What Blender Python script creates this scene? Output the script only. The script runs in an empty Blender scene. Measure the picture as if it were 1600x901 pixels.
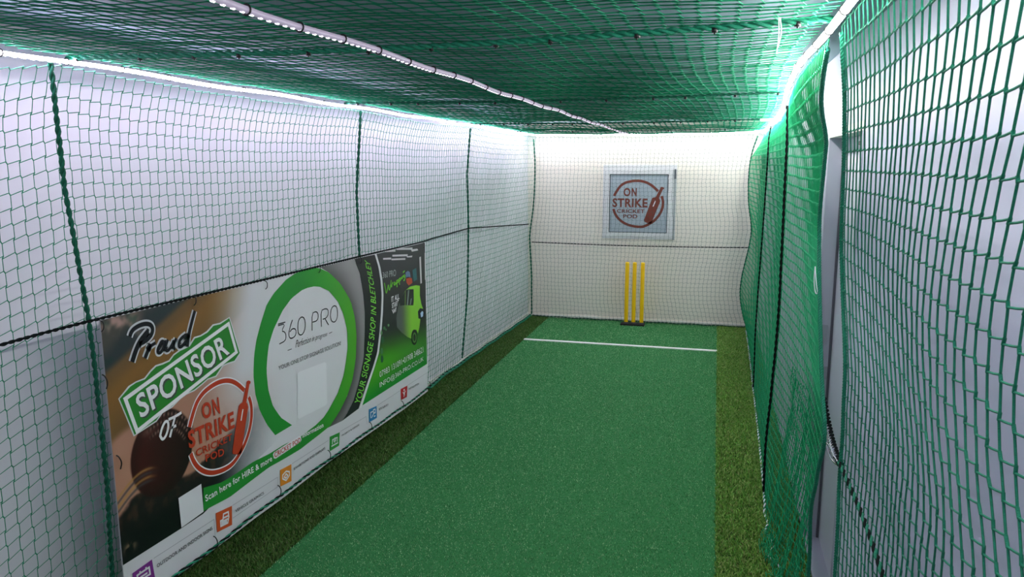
import bpy, bmesh, math, random
import numpy as np
from mathutils import Vector, Matrix
from mathutils.geometry import tessellate_polygon

SC = bpy.context.scene
COL = SC.collection
rng = np.random.default_rng(7)
random.seed(7)
PI = math.pi

# ------------------------------------------------------------------ camera
FOCAL_PX, YAW, PITCH, ROLL, EYE = 1171.81, 0.2659, 0.1638, -0.0013, 1.8763
cam_data = bpy.data.cameras.new('camera')
cam = bpy.data.objects.new('camera', cam_data); COL.objects.link(cam)
cam_data.sensor_width = 36.0
cam_data.lens = FOCAL_PX / 1600.0 * 36.0
cam_data.clip_start = 0.05
fwd = Vector((-math.sin(YAW)*math.cos(PITCH), math.cos(YAW)*math.cos(PITCH), -math.sin(PITCH)))
rgt = Vector((math.cos(YAW), math.sin(YAW), 0)); up = rgt.cross(fwd)
r2 = rgt*math.cos(ROLL) + up*math.sin(ROLL); u2 = -rgt*math.sin(ROLL) + up*math.cos(ROLL)
M = Matrix((r2, u2, -fwd)).transposed().to_4x4(); M.translation = Vector((0, 0, EYE))
cam.matrix_world = M
SC.camera = cam

# ------------------------------------------------------------------ light and exposure
world = bpy.data.worlds.new('world'); SC.world = world; world.use_nodes = True
world.node_tree.nodes['Background'].inputs[0].default_value = (0.6, 0.7, 0.9, 1)
world.node_tree.nodes['Background'].inputs[1].default_value = 0.05
SC.view_settings.view_transform = 'Standard'
SC.view_settings.look = 'None'
SC.view_settings.exposure = 1.1
SC.view_settings.gamma = 1.0
SC.view_settings.use_curve_mapping = False
SC.cycles.max_bounces = 8
SC.cycles.diffuse_bounces = 5
SC.cycles.sample_clamp_indirect = 6.0
# radiance of the LED rope lights (their tubes are the lamps of this room; the front one is added fill)
ROPE_LEFT = (33.0, (0.88, 0.75, 1.0))
ROPE_BACK = (58.0, (1.0, 0.95, 0.98))
ROPE_RIGHT = (52.0, (1.0, 0.98, 0.96))
ROPE_FILL = (26.0, (0.90, 0.86, 1.0))  # added lamp out of view, fills the near end
ROPE_MIDDLE = (0.1, (0.86, 0.76, 1.0))
BEAD_MIDDLE = (1.2, (0.95, 0.9, 1.0))

# ------------------------------------------------------------------ helpers
def srgb(r, g, b):
    f = lambda c: (c/255/12.92) if c/255 <= .04045 else ((c/255+.055)/1.055)**2.4
    return (f(r), f(g), f(b))

def mat(name, col, rough=.6, spec=.3, metal=0, noise=0, nscale=8, bump=0, bscale=200, attr=None, emit=None, alpha=None, coat=0, trans=0):
    m = bpy.data.materials.new(name); m.use_nodes = True
    nt = m.node_tree; b = nt.nodes['Principled BSDF']
    b.inputs['Base Color'].default_value = (*col, 1)
    b.inputs['Roughness'].default_value = rough
    b.inputs['Specular IOR Level'].default_value = spec
    b.inputs['Metallic'].default_value = metal
    b.inputs['Coat Weight'].default_value = coat
    tc = nt.nodes.new('ShaderNodeTexCoord')
    src = None
    if attr:
        a = nt.nodes.new('ShaderNodeAttribute'); a.attribute_name = attr; src = a.outputs['Color']
    if noise:
        n = nt.nodes.new('ShaderNodeTexNoise'); n.inputs['Scale'].default_value = nscale; n.inputs['Detail'].default_value = 5
        nt.links.new(tc.outputs['Object'], n.inputs['Vector'])
        r = nt.nodes.new('ShaderNodeMapRange'); r.inputs['To Min'].default_value = 1-noise; r.inputs['To Max'].default_value = 1+noise
        r.inputs['From Min'].default_value = .25; r.inputs['From Max'].default_value = .75
        nt.links.new(n.outputs['Fac'], r.inputs['Value'])
        mx = nt.nodes.new('ShaderNodeVectorMath'); mx.operation = 'SCALE'
        if src: nt.links.new(src, mx.inputs[0])
        else: mx.inputs[0].default_value = col
        nt.links.new(r.outputs['Result'], mx.inputs['Scale']); src = mx.outputs['Vector']
    if src: nt.links.new(src, b.inputs['Base Color'])
    if bump:
        n2 = nt.nodes.new('ShaderNodeTexNoise'); n2.inputs['Scale'].default_value = bscale; n2.inputs['Detail'].default_value = 3
        nt.links.new(tc.outputs['Object'], n2.inputs['Vector'])
        bp = nt.nodes.new('ShaderNodeBump'); bp.inputs['Strength'].default_value = bump; bp.inputs['Distance'].default_value = .003
        nt.links.new(n2.outputs['Fac'], bp.inputs['Height']); nt.links.new(bp.outputs['Normal'], b.inputs['Normal'])
    if trans:
        tr = nt.nodes.new('ShaderNodeBsdfTranslucent'); mx2 = nt.nodes.new('ShaderNodeMixShader'); mx2.inputs[0].default_value = trans
        if src: nt.links.new(src, tr.inputs['Color'])
        else: tr.inputs['Color'].default_value = (*col, 1)
        nt.links.new(b.outputs[0], mx2.inputs[1]); nt.links.new(tr.outputs[0], mx2.inputs[2])
        nt.links.new(mx2.outputs[0], nt.nodes['Material Output'].inputs['Surface'])
    if emit:
        b.inputs['Emission Strength'].default_value = emit[0]; b.inputs['Emission Color'].default_value = (*emit[1], 1)
    return m

def link(name, me, m=None, parent=None, smooth=False, kind=None):
    o = bpy.data.objects.new(name, me); COL.objects.link(o)
    if m: me.materials.append(m)
    if parent: o.parent = parent
    if kind: o['kind'] = kind
    me.polygons.foreach_set('use_smooth', np.full(len(me.polygons), bool(smooth)))
    return o

def thing(name, label, cat, group=None):
    o = bpy.data.objects.new(name, None); COL.objects.link(o); o.empty_display_size = .1
    return tag(o, label, cat, group)

def tag(o, label, cat, group=None):
    o['label'] = label; o['category'] = cat
    if group: o['group'] = group
    return o

def base_at(root, p):
    """put an Empty at the thing's base; its parts are modelled in world space"""
    root.location = p
    for c in root.children: c.location = c.location - Vector(p)

def mesh_np(name, V, F, attr=None):
    """V (n,3), F (m,k) with constant k"""
    V = np.ascontiguousarray(V, dtype=np.float32); F = np.ascontiguousarray(F, dtype=np.int32)
    me = bpy.data.meshes.new(name); k = F.shape[1]
    me.vertices.add(len(V)); me.vertices.foreach_set('co', V.ravel())
    me.loops.add(F.size); me.loops.foreach_set('vertex_index', F.ravel())
    me.polygons.add(len(F)); me.polygons.foreach_set('loop_start', np.arange(0, F.size, k, dtype=np.int32))
    if attr is not None:
        a = me.color_attributes.new('Col', 'FLOAT_COLOR', 'POINT')
        c = np.ones((len(V), 4), dtype=np.float32); c[:, :3] = attr
        a.data.foreach_set('color', c.ravel())
    me.update(calc_edges=True); me.validate()
    return me

def prisms(S, r, n=4):
    """open prisms round segments S (N,2,3); r scalar or (N,)"""
    S = np.asarray(S, float); A = S[:, 0]; B = S[:, 1]; d = B-A
    L = np.linalg.norm(d, axis=1, keepdims=True)+1e-9; d = d/L
    ref = np.where(np.abs(d[:, 2:3]) < .8, np.array([[0, 0, 1.]]), np.array([[1., 0, 0]]))
    e1 = np.cross(d, ref); e1 /= np.linalg.norm(e1, axis=1, keepdims=True)+1e-9
    e2 = np.cross(d, e1); r = np.broadcast_to(np.asarray(r, float), (len(S),))[:, None]
    ang = np.arange(n)*2*PI/n
    ring = np.stack([e1*math.cos(a)+e2*math.sin(a) for a in ang], 1)*r[:, None]
    V = np.concatenate([A[:, None]+ring-d[:, None]*r[:, None]*.5, B[:, None]+ring+d[:, None]*r[:, None]*.5], 1)
    i = np.arange(n); j = (i+1) % n
    f = np.stack([i, i+n, j+n, j], 1)
    F = (f[None]+(np.arange(len(S))*2*n)[:, None, None]).reshape(-1, 4)
    return V.reshape(-1, 3), F

def tube_vf(P, r, n=8, caps=True):
    """continuous tube along polyline P"""
    P = np.asarray(P, float); m = len(P)
    T = np.gradient(P, axis=0); T /= np.linalg.norm(T, axis=1, keepdims=True)+1e-12
    e = np.cross(T[0], [0, 0, 1.] if abs(T[0][2]) < .8 else [1., 0, 0]); E = []
    for t in T:
        e = e-t*np.dot(e, t); e = e/(np.linalg.norm(e)+1e-12); E.append(e.copy())
    E = np.array(E); G = np.cross(T, E); r = np.broadcast_to(np.asarray(r, float), (m,))[:, None]
    V = np.concatenate([P+r*(E*math.cos(a)+G*math.sin(a)) for a in np.arange(n)*2*PI/n], 0).reshape(n, m, 3).transpose(1, 0, 2).reshape(-1, 3)
    F = [(a*n+i, a*n+(i+1) % n, (a+1)*n+(i+1) % n, (a+1)*n+i) for a in range(m-1) for i in range(n)]
    return V, np.array(F)

def resample(P, step):
    P = np.asarray(P, float); s = np.r_[0, np.cumsum(np.linalg.norm(np.diff(P, axis=0), axis=1))]
    n = max(2, int(s[-1]/step)+1); q = np.linspace(0, s[-1], n)
    # Catmull-like smoothing through cubic interpolation of each axis
    return np.stack([np.interp(q, s, P[:, k]) for k in range(3)], 1)

def smooth_path(P, it=3):
    P = np.asarray(P, float)
    for _ in range(it):
        Q = [P[0]]
        for a, b in zip(P[:-1], P[1:]): Q += [a*.75+b*.25, a*.25+b*.75]
        Q.append(P[-1]); P = np.array(Q)
    return P

def cat_vf(L):
    V, F, o = [], [], 0
    for v, f in L: V.append(v); F.append(np.asarray(f)+o); o += len(v)
    return np.concatenate(V), np.concatenate(F)

def twisted(name, P, R, m, parent, strands=2, turn=.05, n=5, rs=None, m2=None):
    """laid rope: strands winding round the path"""
    P = resample(P, turn/7); s = np.r_[0, np.cumsum(np.linalg.norm(np.diff(P, axis=0), axis=1))]
    T = np.gradient(P, axis=0); T /= np.linalg.norm(T, axis=1, keepdims=True)+1e-12
    ref = np.array([0, 0, 1.]) if abs(T[0][2]) < .8 else np.array([1., 0, 0])
    e1 = np.cross(T, ref); e1 /= np.linalg.norm(e1, axis=1, keepdims=True)+1e-12; e2 = np.cross(T, e1)
    L = []
    rs = rs or R*.62
    for k in range(strands):
        a = (s/turn*2*PI+k*2*PI/strands)[:, None]
        L.append(tube_vf(P+(e1*np.cos(a)+e2*np.sin(a))*R*.55, rs, n))
    if m2:
        objs = [link(name, mesh_np(name, *L[0]), m, parent, True)]
        objs.append(link(name, mesh_np(name, *L[1]), m2, parent, True)); return objs[0]
    return link(name, mesh_np(name, *cat_vf(L)), m, parent, True)

def box_vf(x0, y0, z0, x1, y1, z1):
    V = np.array([(x, y, z) for z in (z0, z1) for y in (y0, y1) for x in (x0, x1)], float)
    F = np.array([(0, 2, 3, 1), (4, 5, 7, 6), (0, 1, 5, 4), (2, 6, 7, 3), (0, 4, 6, 2), (1, 3, 7, 5)])
    return V, F

def boxes(name, L, m, parent=None, bevel=0, kind=None):
    me = mesh_np(name, *cat_vf([box_vf(*b) for b in L]))
    if bevel:
        bm = bmesh.new(); bm.from_mesh(me)
        bmesh.ops.bevel(bm, geom=bm.edges[:], offset=bevel, segments=2, affect='EDGES', profile=.7)
        bm.to_mesh(me); bm.free()
    return link(name, me, m, parent, kind=kind)

def netting(name, us, vs, surf, r, m, parent, n=4, jl=.006, zig=.07, keep=None, wob=.0015, linkdiv=1):
    """knotless square netting: columns along v with elongated joints, links along u"""
    us = np.asarray(us, float); vs = np.asarray(vs, float); pu = us[1]-us[0]
    U, Vv = np.meshgrid(us, vs, indexing='ij'); nu, nv = U.shape
    par = ((np.arange(nu)[:, None]+np.arange(nv)[None]) % 2)*2-1
    du = par*zig*pu
    ph = rng.uniform(0, 6.28, 6)
    def wobble(P, a, b):
        if wob:
            P = P.copy()
            for k in range(3):
                P[..., k] += wob*(np.sin(a*13+b*7+ph[k])+np.sin(a*29-b*31+ph[3+k]))
        return P
    def sf(a, b): return wobble(surf(a, b), a, b)
    lo = sf(U+du*.5, Vv-jl); hi = sf(U-du*.5, Vv+jl)
    segs = [np.stack([lo, hi], -2).reshape(-1, 2, 3)]; R2 = np.broadcast_to(np.asarray(r, float).reshape(-1, 1), (nu, nv)); rad = [(R2*1.35).ravel()]
    kc = np.stack([hi[:, :-1], lo[:, 1:]], -2).reshape(-1, 2, 3); segs.append(kc); rad.append(R2[:, 1:].ravel())
    # links leave the lower end of a joint and reach the upper end of the next column's
    a, b = lo[:-1], hi[1:]
    if linkdiv == 1:
        kl = np.stack([a, b], -2).reshape(-1, 2, 3); segs.append(kl); rad.append(R2[1:].ravel()*.9)
    else:
        mid = (a+b)/2; mid[..., 2] -= .0006
        for p, q in ((a, mid), (mid, b)):
            kl = np.stack([p, q], -2).reshape(-1, 2, 3); segs.append(kl); rad.append(R2[1:].ravel()*.9)
    S = np.concatenate(segs); rr = np.concatenate(rad)
    if keep is not None:
        k = keep(S.mean(1)); S = S[k]; rr = rr[k]
    V, F = prisms(S, rr, n)
    return link(name, mesh_np(name, V, F), m, parent, True, kind='stuff')

# ------------------------------------------------------------------ materials
M_WALL = mat('white_liner', srgb(220, 220, 226), .75, .2, noise=.03, nscale=1.5, bump=.15, bscale=6)
M_RWALL = mat('lilac_grey_panel', srgb(204, 204, 222), .6, .25, noise=.03, nscale=2)
M_BACK = mat('back_liner', srgb(246, 238, 226), .75, .2, noise=.03, nscale=1.2, bump=.15, bscale=6)
M_CEIL = mat('ceiling_panel', srgb(124, 146, 156), .7, .2, noise=.06, nscale=2)
M_TRIM = mat('white_trim', srgb(236, 232, 226), .5, .3)
M_DOOR = mat('door_leaf', srgb(214, 214, 226), .45, .4, noise=.02, nscale=3)
M_JAMB = mat('door_jamb', srgb(176, 178, 192), .5, .4, noise=.03, nscale=3)
M_NET = mat('green_net_cord', srgb(22, 132, 98), .55, .35, noise=.25, nscale=60, bump=.5, bscale=900)
M_CURT_LIT = mat('curtain_net_cord_lit', srgb(44, 184, 124), .5, .35, noise=.2, nscale=60, trans=.35)  # green net cord again, paler: strong lamp light is put into its colour
M_OVER_LIT = mat('overhead_net_cord_lit', srgb(36, 160, 116), .55, .35, noise=.2, nscale=60, trans=.3)  # paler copy of the net cord, light on the overhead net painted in
M_NETN = mat('near_net_cord', srgb(14, 122, 92), .5, .35, noise=.2, nscale=150, bump=.8, bscale=700)
M_NETB = mat('back_net_cord', srgb(40, 78, 66), .6, .2)
M_ROPE = mat('dark_green_rope', srgb(22, 92, 70), .7, .2, noise=.35, nscale=40, bump=.6, bscale=500)
M_CORD = mat('black_cord', srgb(16, 22, 22), .85, .1, noise=.3, nscale=60)
M_TIE = mat('black_plastic', srgb(18, 18, 20), .45, .4)
M_STEEL = mat('steel', srgb(190, 190, 195), .25, .5, metal=1)
M_YELLOW = mat('yellow_plastic', srgb(255, 204, 12), .4, .4, noise=.05, nscale=20)
M_RUBBER = mat('black_rubber', srgb(34, 32, 34), .7, .3, noise=.2, nscale=30)
M_PINKRUB = mat('stump_socket', srgb(96, 84, 84), .6, .3)
M_STRING = mat('white_string', srgb(225, 225, 235), .7, .2)

# ------------------------------------------------------------------ the setting
Y0, Y1, CZ = -0.9, 8.96, 2.36
def wl(y): return -2.40 + (y-2.5)*(.165/6.5)          # the left wall runs slightly askew
def struct(name, V, F, m, parent=None):
    return link(name, mesh_np(name, V, F), m, parent, kind='structure')
struct('floor', *box_vf(-2.7, Y0, -.1, .9, Y1+.2, -.004), mat('floor_base', srgb(36, 60, 40), .9, .1))
struct('ceiling', *box_vf(-2.75, Y0-.1, CZ, .95, Y1+.2, CZ+.08), M_CEIL)
V = np.array([(wl(Y0), Y0, -.1), (wl(Y1+.1), Y1+.1, -.1), (wl(Y1+.1), Y1+.1, CZ), (wl(Y0), Y0, CZ)])
V = np.concatenate([V, V-[.1, 0, 0]])
struct('wall_left', V, np.array([(0, 1, 2, 3), (7, 6, 5, 4), (0, 4, 5, 1), (3, 2, 6, 7), (0, 3, 7, 4), (1, 5, 6, 2)]), M_WALL)
WX0, WX1, WZ0, WZ1 = -1.314, -.464, 1.002, 1.87
struct('wall_back', *cat_vf([box_vf(-2.6, Y1, -.1, WX0, Y1+.12, CZ), box_vf(WX1, Y1, -.1, .9, Y1+.12, CZ),
       box_vf(WX0, Y1, -.1, WX1, Y1+.12, WZ0), box_vf(WX0, Y1, WZ1, WX1, Y1+.12, CZ)]), M_BACK)
DY0, DY1, DZ = 2.95, 3.84, 2.03
RX = .495
struct('wall_right', *cat_vf([box_vf(RX, DY1, -.1, RX+.14, Y1+.1, CZ), box_vf(RX, Y0, -.1, RX+.14, DY0, CZ),
       box_vf(RX, DY0, DZ, RX+.14, DY1, CZ)]), M_RWALL)
struct('wall_front', *box_vf(-2.75, Y0-.12, -.1, .95, Y0, CZ), M_WALL)
struct('baseboard_back', *box_vf(-2.2, Y1-.015, 0, .5, Y1-.001, .035), M_TRIM)
V = np.array([(wl(Y0), Y0, 0), (wl(Y1), Y1, 0), (wl(Y1), Y1, .05), (wl(Y0), Y0, .05)]); V = np.concatenate([V+[.014, 0, 0], V+[.001, 0, 0]])
struct('baseboard_left', V, np.array([(0, 1, 2, 3), (7, 6, 5, 4), (0, 4, 5, 1), (3, 2, 6, 7), (0, 3, 7, 4), (1, 5, 6, 2)]), M_TRIM)

# door in the right wall, half hidden by the nets
door = bpy.data.objects.new('door_1', None); COL.objects.link(door); door['kind'] = 'structure'
boxes('door_leaf', [(RX+.068, DY0+.005, 0, RX+.11, DY1-.03, DZ-.01)], M_DOOR, door)
boxes('door_jamb', [(RX-.004, DY1-.028, 0, RX+.066, DY1-.001, DZ)], M_JAMB, door)
boxes('door_jamb', [(RX-.004, DY0+.001, 0, RX+.066, DY0+.02, DZ)], M_JAMB, door)
boxes('door_sill', [(RX-.004, DY0, -.004, RX+.08, DY1, .02)], M_JAMB, door)
boxes('door_head', [(RX-.006, DY0, DZ-.035, RX+.066, DY1, DZ-.001)], M_TRIM, door)
boxes('strike_plate', [(RX+.012, DY1-.0315, 1.01, RX+.044, DY1-.028, 1.11)], M_STEEL, door)
boxes('strike_plate', [(RX+.03, DY1-.0315, .845, RX+.06, DY1-.028, .905)], M_STEEL, door)
boxes('door_closer', [(RX+.02, DY0+.03, 1.86, RX+.066, DY0+.1, 1.99), (RX+.03, DY0+.1, 1.95, RX+.045, DY0+.3, 1.965)], M_TIE, door, .003)
boxes('door_stop', [(RX+.056, DY1-.036, 0, RX+.066, DY1-.029, DZ-.04)], mat('dark_seal', srgb(90, 90, 100), .6), door)

# window in the back wall
win = bpy.data.objects.new('window_1', None); COL.objects.link(win); win['kind'] = 'structure'
M_UPVC = mat('white_upvc', srgb(226, 226, 226), .35, .4)
GX0, GX1, GZ0, GZ1 = -1.237, -.556, 1.078, 1.762
boxes('window_frame', [(WX0, Y1-.012, WZ0, GX0-.012, Y1+.06, WZ1), (GX1+.045, Y1-.012, WZ0, WX1, Y1+.06, WZ1),
      (GX0-.012, Y1-.012, WZ0, GX1+.045, Y1+.06, GZ0-.012), (GX0-.012, Y1-.012, GZ1+.012, GX1+.045, Y1+.06, WZ1)], M_UPVC, win)
boxes('window_sash', [(GX0-.05, Y1-.02, GZ0-.05, GX0, Y1+.03, GZ1+.05), (GX1, Y1-.02, GZ0-.05, GX1+.05, Y1+.03, GZ1+.05),
      (GX0, Y1-.02, GZ0-.05, GX1, Y1+.03, GZ0), (GX0, Y1-.02, GZ1, GX1, Y1+.03, GZ1+.05)], M_UPVC, win)
boxes('window_gasket', [(GX0, Y1-.014, GZ0, GX0+.007, Y1, GZ1), (GX1-.007, Y1-.014, GZ0, GX1, Y1, GZ1),
      (GX0, Y1-.014, GZ0, GX1, Y1, GZ0+.007), (GX0, Y1-.014, GZ1-.007, GX1, Y1, GZ1)], mat('dark_gasket', srgb(50, 56, 62), .6), win)
boxes('window_pane', [(GX0, Y1-.008, GZ0, GX1, Y1+.004, GZ1)], mat('frosted_pane', srgb(172, 184, 192), .25, .5), win)
boxes('window_seal', [(WX1-.027, Y1-.016, WZ0, WX1-.004, Y1-.010, WZ1-.06)], mat('grey_seal', srgb(168, 174, 174), .5), win)
boxes('window_hinge', [(WX1-.026, Y1-.03, WZ1-.16, WX1-.006, Y1-.01, WZ1-.05)], mat('grey_hinge', srgb(90, 96, 100), .4), win, .004)
boxes('window_handle', [(WX0+.02, Y1-.03, 1.36, WX0+.035, Y1-.01, 1.46)], M_UPVC, win, .004)

# ------------------------------------------------------------------ turf
PL, PR, YN = -1.965, .064, 1.6
def blades(name, x0, x1, y0, y1, N, h, wd, lean, cols, m, parent=None, bend=True, hole=None):
    t = rng.random(N)
    y = y0+(y1-y0)*t**1.35
    xa = x0(y) if callable(x0) else x0; xb = x1(y) if callable(x1) else x1
    x = xa+(xb-xa)*rng.random(N)
    a = rng.uniform(0, 2*PI, N); hh = h*rng.uniform(.6, 1.15, N); ww = wd*rng.uniform(.7, 1.3, N)*(1+.35*(y-3)/5)
    dx, dy = np.cos(a), np.sin(a); la = rng.uniform(0, 2*PI, N); ll = lean*rng.uniform(.2, 1., N)*hh
    B = np.stack([x, y, np.zeros(N)], 1); W = np.stack([dx*ww/2, dy*ww/2, np.zeros(N)], 1)
    Tp = np.stack([x+np.cos(la)*ll, y+np.sin(la)*ll, hh], 1)
    Md = np.stack([x+np.cos(la)*ll*.3, y+np.sin(la)*ll*.3, hh*.6], 1)
    cols = np.asarray(cols); c = cols[rng.integers(0, len(cols), N)]*rng.uniform(.75, 1.25, (N, 1))
    if bend:
        V = np.stack([B-W, B+W, Md+W*.8, Md-W*.8, Tp], 1).reshape(-1, 3)
        o = np.arange(N)[:, None]*5
        F = np.concatenate([o+[0, 1, 2], o+[0, 2, 3], o+[3, 2, 4]]); k = 5
    else:
        V = np.stack([B-W, B+W, Tp], 1).reshape(-1, 3); F = np.arange(N)[:, None]*3+[0, 1, 2]; k = 3
    me = mesh_np(name, V, F, np.repeat(c, k, 0))
    return link(name, me, m, parent, kind='stuff')

M_BLADE = mat('grass_blade', (1, 1, 1), .6, .15, attr='Col')
M_PBASE = mat('pitch_backing', srgb(50, 116, 66), .9, .1, noise=.3, nscale=220, bump=.6, bscale=300)
M_GBASE = mat('grass_backing', srgb(40, 62, 26), .95, .05, noise=.3, nscale=120)
pitch = thing('artificial_pitch', 'long mid green short pile turf strip under the crease line and stumps', 'turf')
boxes('turf_backing', [(PL, Y0+.1, -.003, PR, 8.94, .004)], M_PBASE, pitch)
pc = [srgb(98, 170, 108), srgb(118, 184, 124), srgb(54, 122, 70), srgb(74, 144, 86), srgb(204, 234, 186)]
blades('turf_pile', PL, PR, YN, 8.93, 330000, .011, .0042, .9, pc, M_BLADE, pitch, bend=False)
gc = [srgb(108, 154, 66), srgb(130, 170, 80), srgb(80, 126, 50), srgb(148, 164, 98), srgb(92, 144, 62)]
gl = thing('grass_turf', 'long pile grass strip with painted shade along the banner wall', 'turf', None)
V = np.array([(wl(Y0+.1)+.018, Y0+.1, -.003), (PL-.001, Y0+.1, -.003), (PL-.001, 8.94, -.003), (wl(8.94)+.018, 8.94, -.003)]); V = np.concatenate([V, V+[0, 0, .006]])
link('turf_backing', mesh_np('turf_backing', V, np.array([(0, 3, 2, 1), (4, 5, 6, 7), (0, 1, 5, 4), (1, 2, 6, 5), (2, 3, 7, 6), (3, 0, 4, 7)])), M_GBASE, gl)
blades('turf_pile', lambda y: wl(y)+.03, PL+.004, YN, 8.93, 75000, .024, .0046, .95, np.array(gc)*[.5, .56, .62], M_BLADE, gl)  # same grass colours darkened, shade by this wall is painted into the blades
gr = thing('grass_turf', 'olive long pile grass strip between pitch and green curtain net', 'turf', None)
boxes('turf_backing', [(PR+.001, Y0+.1, -.003, RX, 8.94, .003)], M_GBASE, gr)
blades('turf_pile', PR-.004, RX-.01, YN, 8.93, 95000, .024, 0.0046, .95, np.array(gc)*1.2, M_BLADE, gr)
cl = boxes('crease_line', [(PL+.005, 7.665, .004, PR-.002, 7.715, .0125)], mat('white_line', srgb(238, 238, 236), .7, .2, noise=.06, nscale=80))
tag(cl, 'thin white crease line painted across the green pitch', 'line')

# ------------------------------------------------------------------ stumps
def hexa(P): return P
st = thing('stump_set', 'three yellow cricket stumps on a black base before the back net', 'stumps')
bx0, bx1, by0, by1 = -1.045, -.765, 8.685, 8.80
boxes('stump_base', [(bx0, by0, .004, bx1, by1, .026)], M_RUBBER, st, .006)
for sx in (-.983, -.897, -.803):
    sk = boxes('stump_socket', [(sx-.028, 8.715, .026, sx+.028, 8.771, .04)], M_PINKRUB, st, .006)
    prof = [(0, .036), (.0225, .036), (.0235, .05), (.0235, .735), (.0215, .748), (.012, .751), (.007, .746), (0, .745)]
    n = 20; V = []; F = []
    for (r, z) in prof:
        for i in range(n): V.append((sx+max(r, .0005)*math.cos(i*2*PI/n), 8.743+max(r, .0005)*math.sin(i*2*PI/n), z))
    for a in range(len(prof)-1):
        for i in range(n): F.append((a*n+i, a*n+(i+1) % n, (a+1)*n+(i+1) % n, (a+1)*n+i))
    me = mesh_np('stump', np.array(V), np.array(F)); s = link('stump', me, M_YELLOW, st, True)
base_at(st, (-.9, 8.743, .004))

# ------------------------------------------------------------------ nets
P48 = .048
lerp = np.interp
LROPES = [2.10, 4.29, 6.42, 8.80]
def left_surf(y, z):
    t = np.interp(y, [0, 2.10, 4.29, 6.42, 8.80, 9.0], [0, 1, 2, 3, 4, 4.05]); f = np.sin(PI*(t % 1))
    x = -2.178 - .02*f*np.sin(PI*np.clip(z/2.2, 0, 1))
    x = x - .035*np.clip((.5-z)/.4, 0, 1)**1.5
    x = x + .05*np.clip((z-1.95)/.25, 0, 1)**2
    x = x + np.interp(y, [7.8, 8.8], [0, 1])**2*np.interp(z, [.06, .5, .95, 1.05, 1.32, 1.6, 2.0, 2.2], [.03, .03, .0, 0, .03, .055, .055, .04])
    zz = z - .02*f - .11*np.clip(2.1-y, 0, 2)*np.clip(1.2+.0*z, 0, 1)
    return np.stack(np.broadcast_arrays(x, y, zz), -1)
LBOT = lambda y: np.interp(y, [1, 2.6, 3.7, 5.36, 6.36, 8.73], [.17, .172, .17, .14, .116, .063])
def left_map(y, v):      # v in 0..1 from the bottom rope to the top
    lo = LBOT(y); return left_surf(y, lo+(2.2-lo)*v)
ln = thing('cricket_net', 'green net hung along the long white wall behind the sponsor banner', 'net', 'panels of green netting')
nz = 43
netting('netting', np.arange(.9, 8.8, P48), np.linspace(0, 1, nz), left_map, .0016, M_NET, ln, n=4, jl=.0042/2.1, zig=.1)
def on_left(y, z, dx=.006): p = left_surf(np.array(y, float), np.array(z, float)); p[..., 2] = z; return p+[dx, 0, 0]
def vpath(pts): return on_left([p[0] for p in pts], [p[1] for p in pts])
twisted('seam_rope', vpath([(2.054, 2.205), (2.11, 1.8), (2.16, 1.33), (2.166, 1.2), (2.172, .7), (2.176, .16)]), .0085, M_ROPE, ln, turn=.07)
twisted('seam_rope', vpath([(4.284, 2.2), (4.29, 1.7), (4.30, 1.31), (4.30, .3), (4.30, .17)]), .0085, M_ROPE, ln, turn=.08)
twisted('seam_rope', vpath([(6.419, 2.19), (6.45, 1.8), (6.48, 1.31), (6.42, .7), (6.35, .12)]), .0085, M_ROPE, ln, turn=.09)
zz = [2.17, 2.0, 1.63, 1.32, 1.05, .95, .62, .3, .065]; xx = [-2.127, -2.111, -2.109, -2.132, -2.171, -2.171, -2.146, -2.145, -2.144]
twisted('seam_rope', smooth_path(np.stack([xx, [8.79]*9, zz], 1), 2), .009, M_ROPE, ln, turn=.09)
yy = np.linspace(.9, 8.72, 60)
mz = np.interp(yy, [.9, 1.79, 2.19, 3.2, 4.3, 5.36, 6.48, 8.72], [1.29, 1.314, 1.325, 1.315, 1.308, 1.296, 1.305, 1.17])
mx = np.interp(yy, [2.0, 2.17, 5.36, 5.5], [-2.17, -2.150, -2.150, -2.168])
dcp = np.stack([mx, yy, mz], 1)
twisted('draw_cord', dcp, .0058, M_CORD, ln, turn=.055)
yb = np.linspace(2.2, 8.76, 80); zb = np.interp(yb, [2.2, 2.67, 3.24, 3.77, 4.3, 4.82, 5.36, 6.36, 8.73], [.168, .171, .178, .17, .162, .146, .14, .116, .063])
xb = np.interp(yb, [5.3, 5.7, 8.7], [-2.134, -2.17, -2.15]); pb = np.stack([xb, yb, zb+.004*np.sin(yb*11)], 1)
twisted('bottom_rope', pb, .0072, M_NET, ln, turn=.09, m2=M_CORD)
k1 = yb > 5.3
twisted('bottom_rope', pb[k1]+[.004, 0, -.014], .009, M_NET, ln, turn=.07)

bn = thing('cricket_net', 'green net hung across the back wall in front of the small window', 'net', 'panels of green netting')
bzr = [.03, .16, .4, .65, .93, 1.16, 1.46, 1.77, 2.0, 2.18]; bxr = [.385, .339, .289, .306, .365, .391, .333, .324, .343, .40]
bxl = np.interp(bzr, zz[::-1], xx[::-1])
def smooth_interp(v, xs, ys):
    v = np.asarray(v, float); return (np.interp(v-.06, xs, ys)+np.interp(v, xs, ys)+np.interp(v+.06, xs, ys))/3
def back_map(t, z):
    xl = smooth_interp(z, bzr, bxl); xr = smooth_interp(z, bzr, bxr)
    x = xl+(xr-xl)*t
    s = np.sin(PI*np.clip(t, 0, 1))
    y = 8.865 - .025*np.interp(z, [0, .5, .93, 1.4, 2.2], [0, 1, .3, 1, .2])*s + .03*np.clip((.15-z)/.15, 0, 1)
    dz = -.02*s*np.interp(z, [.9, 2.2], [0, 1]) - .03*(1-t)*np.interp(z, [0, .5, 1], [1, .6, .3])*0
    return np.stack(np.broadcast_arrays(x, y, z+dz), -1)
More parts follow.
